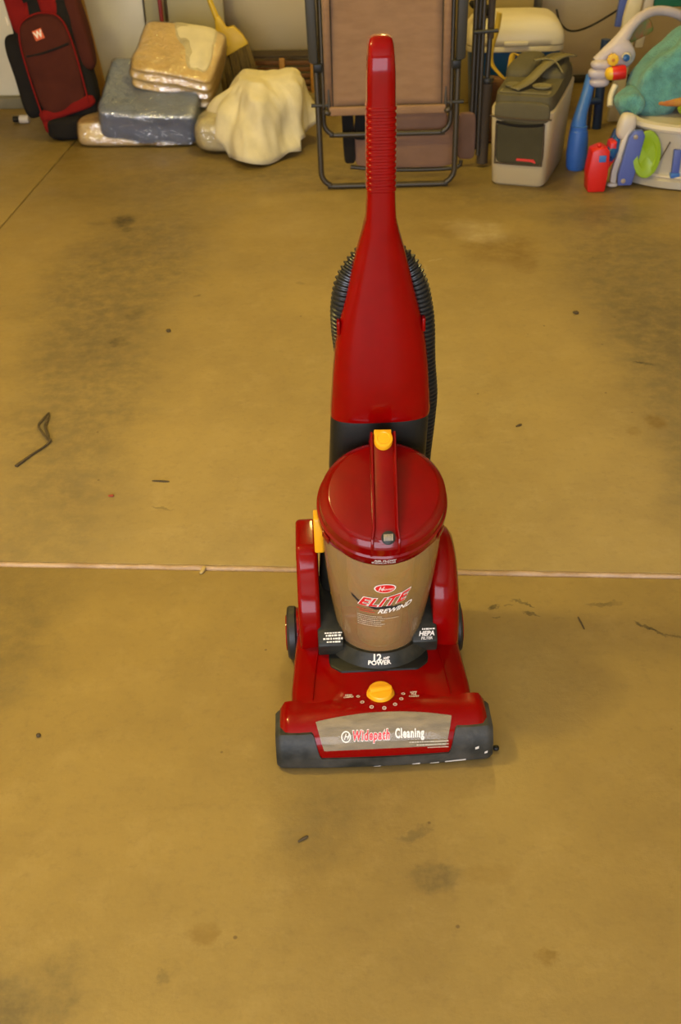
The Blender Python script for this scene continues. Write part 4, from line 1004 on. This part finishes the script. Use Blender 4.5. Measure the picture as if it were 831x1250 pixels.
# things in the saucer
tr = tag(lathe('lime_tray', [(0, 0), (.09, 0), (.11, .012), (.115, .022), (.108, .022), (.09, .010), (0, .008)], TGREEN, M=TR((1.40, 4.27, .232), s=(1.0, .8, 1)), seg=48), 'lime green round tray on the saucer rim under the teal towel', 'tray')
tag(puff('red_toy_cushion', (.17, .10, .022), mat('red_orange_plush', (.38, .06, .02), .7, var=.8, vscale=20, vcol=(.45, .22, .03)), k=3, cuts=10, amp=.006, freq=12, M=TR((1.375, 4.42, .262))), 'red and orange cushion glimpsed between teal towel and lime tray', 'cushion')
# teal towel
def twl(c, q):
    c.z += -.060*(1 if q.x < 0 else .2)*abs(q.x)**1.5 * 2.0 + .014*math.sin(c.x*16 + c.y*9)
    c.y -= .02*q.x
    c.z *= .62 + .55*(q.x*.5+.5) if c.z > 0 else 1
    return c
tag(puff('teal_towel', (.215, .13, .125), TEAL, k=3.2, cuts=30, amp=.026, freq=7, seed=9, M=TR((1.345, 4.46, .385), ry=-12, rx=-10), fn=twl), 'crumpled teal terry towel draped over the toys', 'towel')
tag(puff('teal_washcloth', (.050, .06, .05), TEAL, k=3, cuts=14, amp=.014, freq=9, seed=3, M=TR((1.135, 4.38, .255), ry=-35)), 'small teal cloth bunched on the blue tube at the left end of the towel', 'towel')
# tall white easel frame and green board
es = thing('play_easel', 'white play easel with blue edge and green board behind the towel', 'easel', (1.30, 5.05, 0.0))
prism('side_post', [(-.085, 0), (-.035, 0), (.0, .42), (.055, .75), (.005, .75), (-.060, .42)], -.015, .02, COOLW, es, bev=.006, axis='y')
prism('blue_edge', [(-.085, .38), (-.060, .38), (-.03, .56), (.02, .80), (-.03, .80), (-.065, .60)], .020, .045, TPERI, es, bev=.004, axis='y')
prism('inner_post', [(.0, .30), (.035, .30), (.095, .75), (.05, .75)], -.005, .02, TWHITE, es, bev=.004, axis='y')
box('green_board', (.062, .42, .0, .015, .455, .80), TDGREEN, es, bev=.004, M=TR(ry=0))
tag(puff('white_toy_piece', (.020, .012, .008), TWHITE, k=2.5, cuts=4, M=TR((1.055, 4.20, .009))), 'tiny white plastic piece on the floor beside the red foot', 'toy part')

# ---- litter on the floor
LEAF = mat('dry_leaf', (0.085, 0.058, 0.024), 0.8, var=.5, vscale=60)
tw = thing('dry_twig', 'curled dry twig with a shrivelled leaf on the floor left of the vacuum', 'twig', (-0.74, 2.43, 0))
tube('stem', [(-.034, -.080, .003), (-.006, -.030, .004), (.014, .0, .004), (.028, .030, .005), (.022, .045, .004)], [.0045, .003, .0025, .003, .002], LEAF, tw, n=6, seg=7)
for sgn, ww in ((1, .004), (-1, .006)):
    tube('leaf', [(.026, .030, .004), (.010 + sgn*ww, .065, .006), (-.006 + sgn*ww*1.6, .105, .007), (-.004 + sgn*ww, .140, .008), (-.004, .178, .004)], [.002, .0035, .003, .0035, .0018], LEAF, tw, n=6, seg=7, flat=.6)
tube('leaf', [(.024, .032, .003), (.008, .068, .003), (-.008, .105, .003), (-.005, .142, .003), (-.004, .175, .003)], [.002, .008, .009, .007, .002], mat('leaf_blade', (.17, .13, .06), .8), tw, n=6, seg=7, flat=.2)
def bit(name, label, cat, x, y, a, b, c, m, rz=0):
    return tag(puff(name, (a, b, c), m, k=2.5, cuts=3, amp=min(a, b)*.3, freq=60, M=TR((x, y, c), rz=rz)), label, cat)
bit('black_crumb', 'small black crumb on the floor at the right end of the bumper', 'crumb', 0.249, 1.378, .0055, .005, .004, BLK)
bit('dry_leaf_scrap', 'pale leaf scrap lying across the floor joint left of the vacuum', 'leaf', -0.291, 1.910, .0045, .013, .003, mat('pale_leaf', (.45, .33, .13), .8), -15)
bit('brown_crumb', 'dark round crumb on the floor between sheet and twig', 'crumb', -0.485, 3.077, .007, .007, .004, LEAF)
bit('red_scrap', 'tiny red scrap on the floor right of the dry twig', 'scrap', -0.526, 2.207, .007, .004, .002, mat('red_scrap_paint', (.3, .05, .02), .7))
bit('brown_splinter', 'thin brown splinter on the floor above the joint, right of the twig', 'splinter', -0.417, 2.262, .022, .002, .002, LEAF, -8)
bit('brown_splinter', 'short brown splinter on the floor right of the dirt cup', 'splinter', 0.449, 2.462, .010, .003, .002, LEAF, 35)
bit('brown_crumb', 'dark crumb on the floor left of the nozzle', 'crumb', -0.542, 1.447, .004, .004, .003, LEAF)
bit('brown_crumb', 'brown crumb on the floor below the coolers', 'crumb', 0.711, 3.103, .009, .007, .004, LEAF)
bit('wire_scrap', 'thin reddish wire scrap on the floor right of the vacuum wheel', 'scrap', 0.457, 1.700, .0015, .020, .0015, LEAF, 8)
bit('brown_splinter', 'small dark splinter on the bare floor in front of the vacuum', 'splinter', -0.077, 1.201, .010, .0025, .002, LEAF, 35)
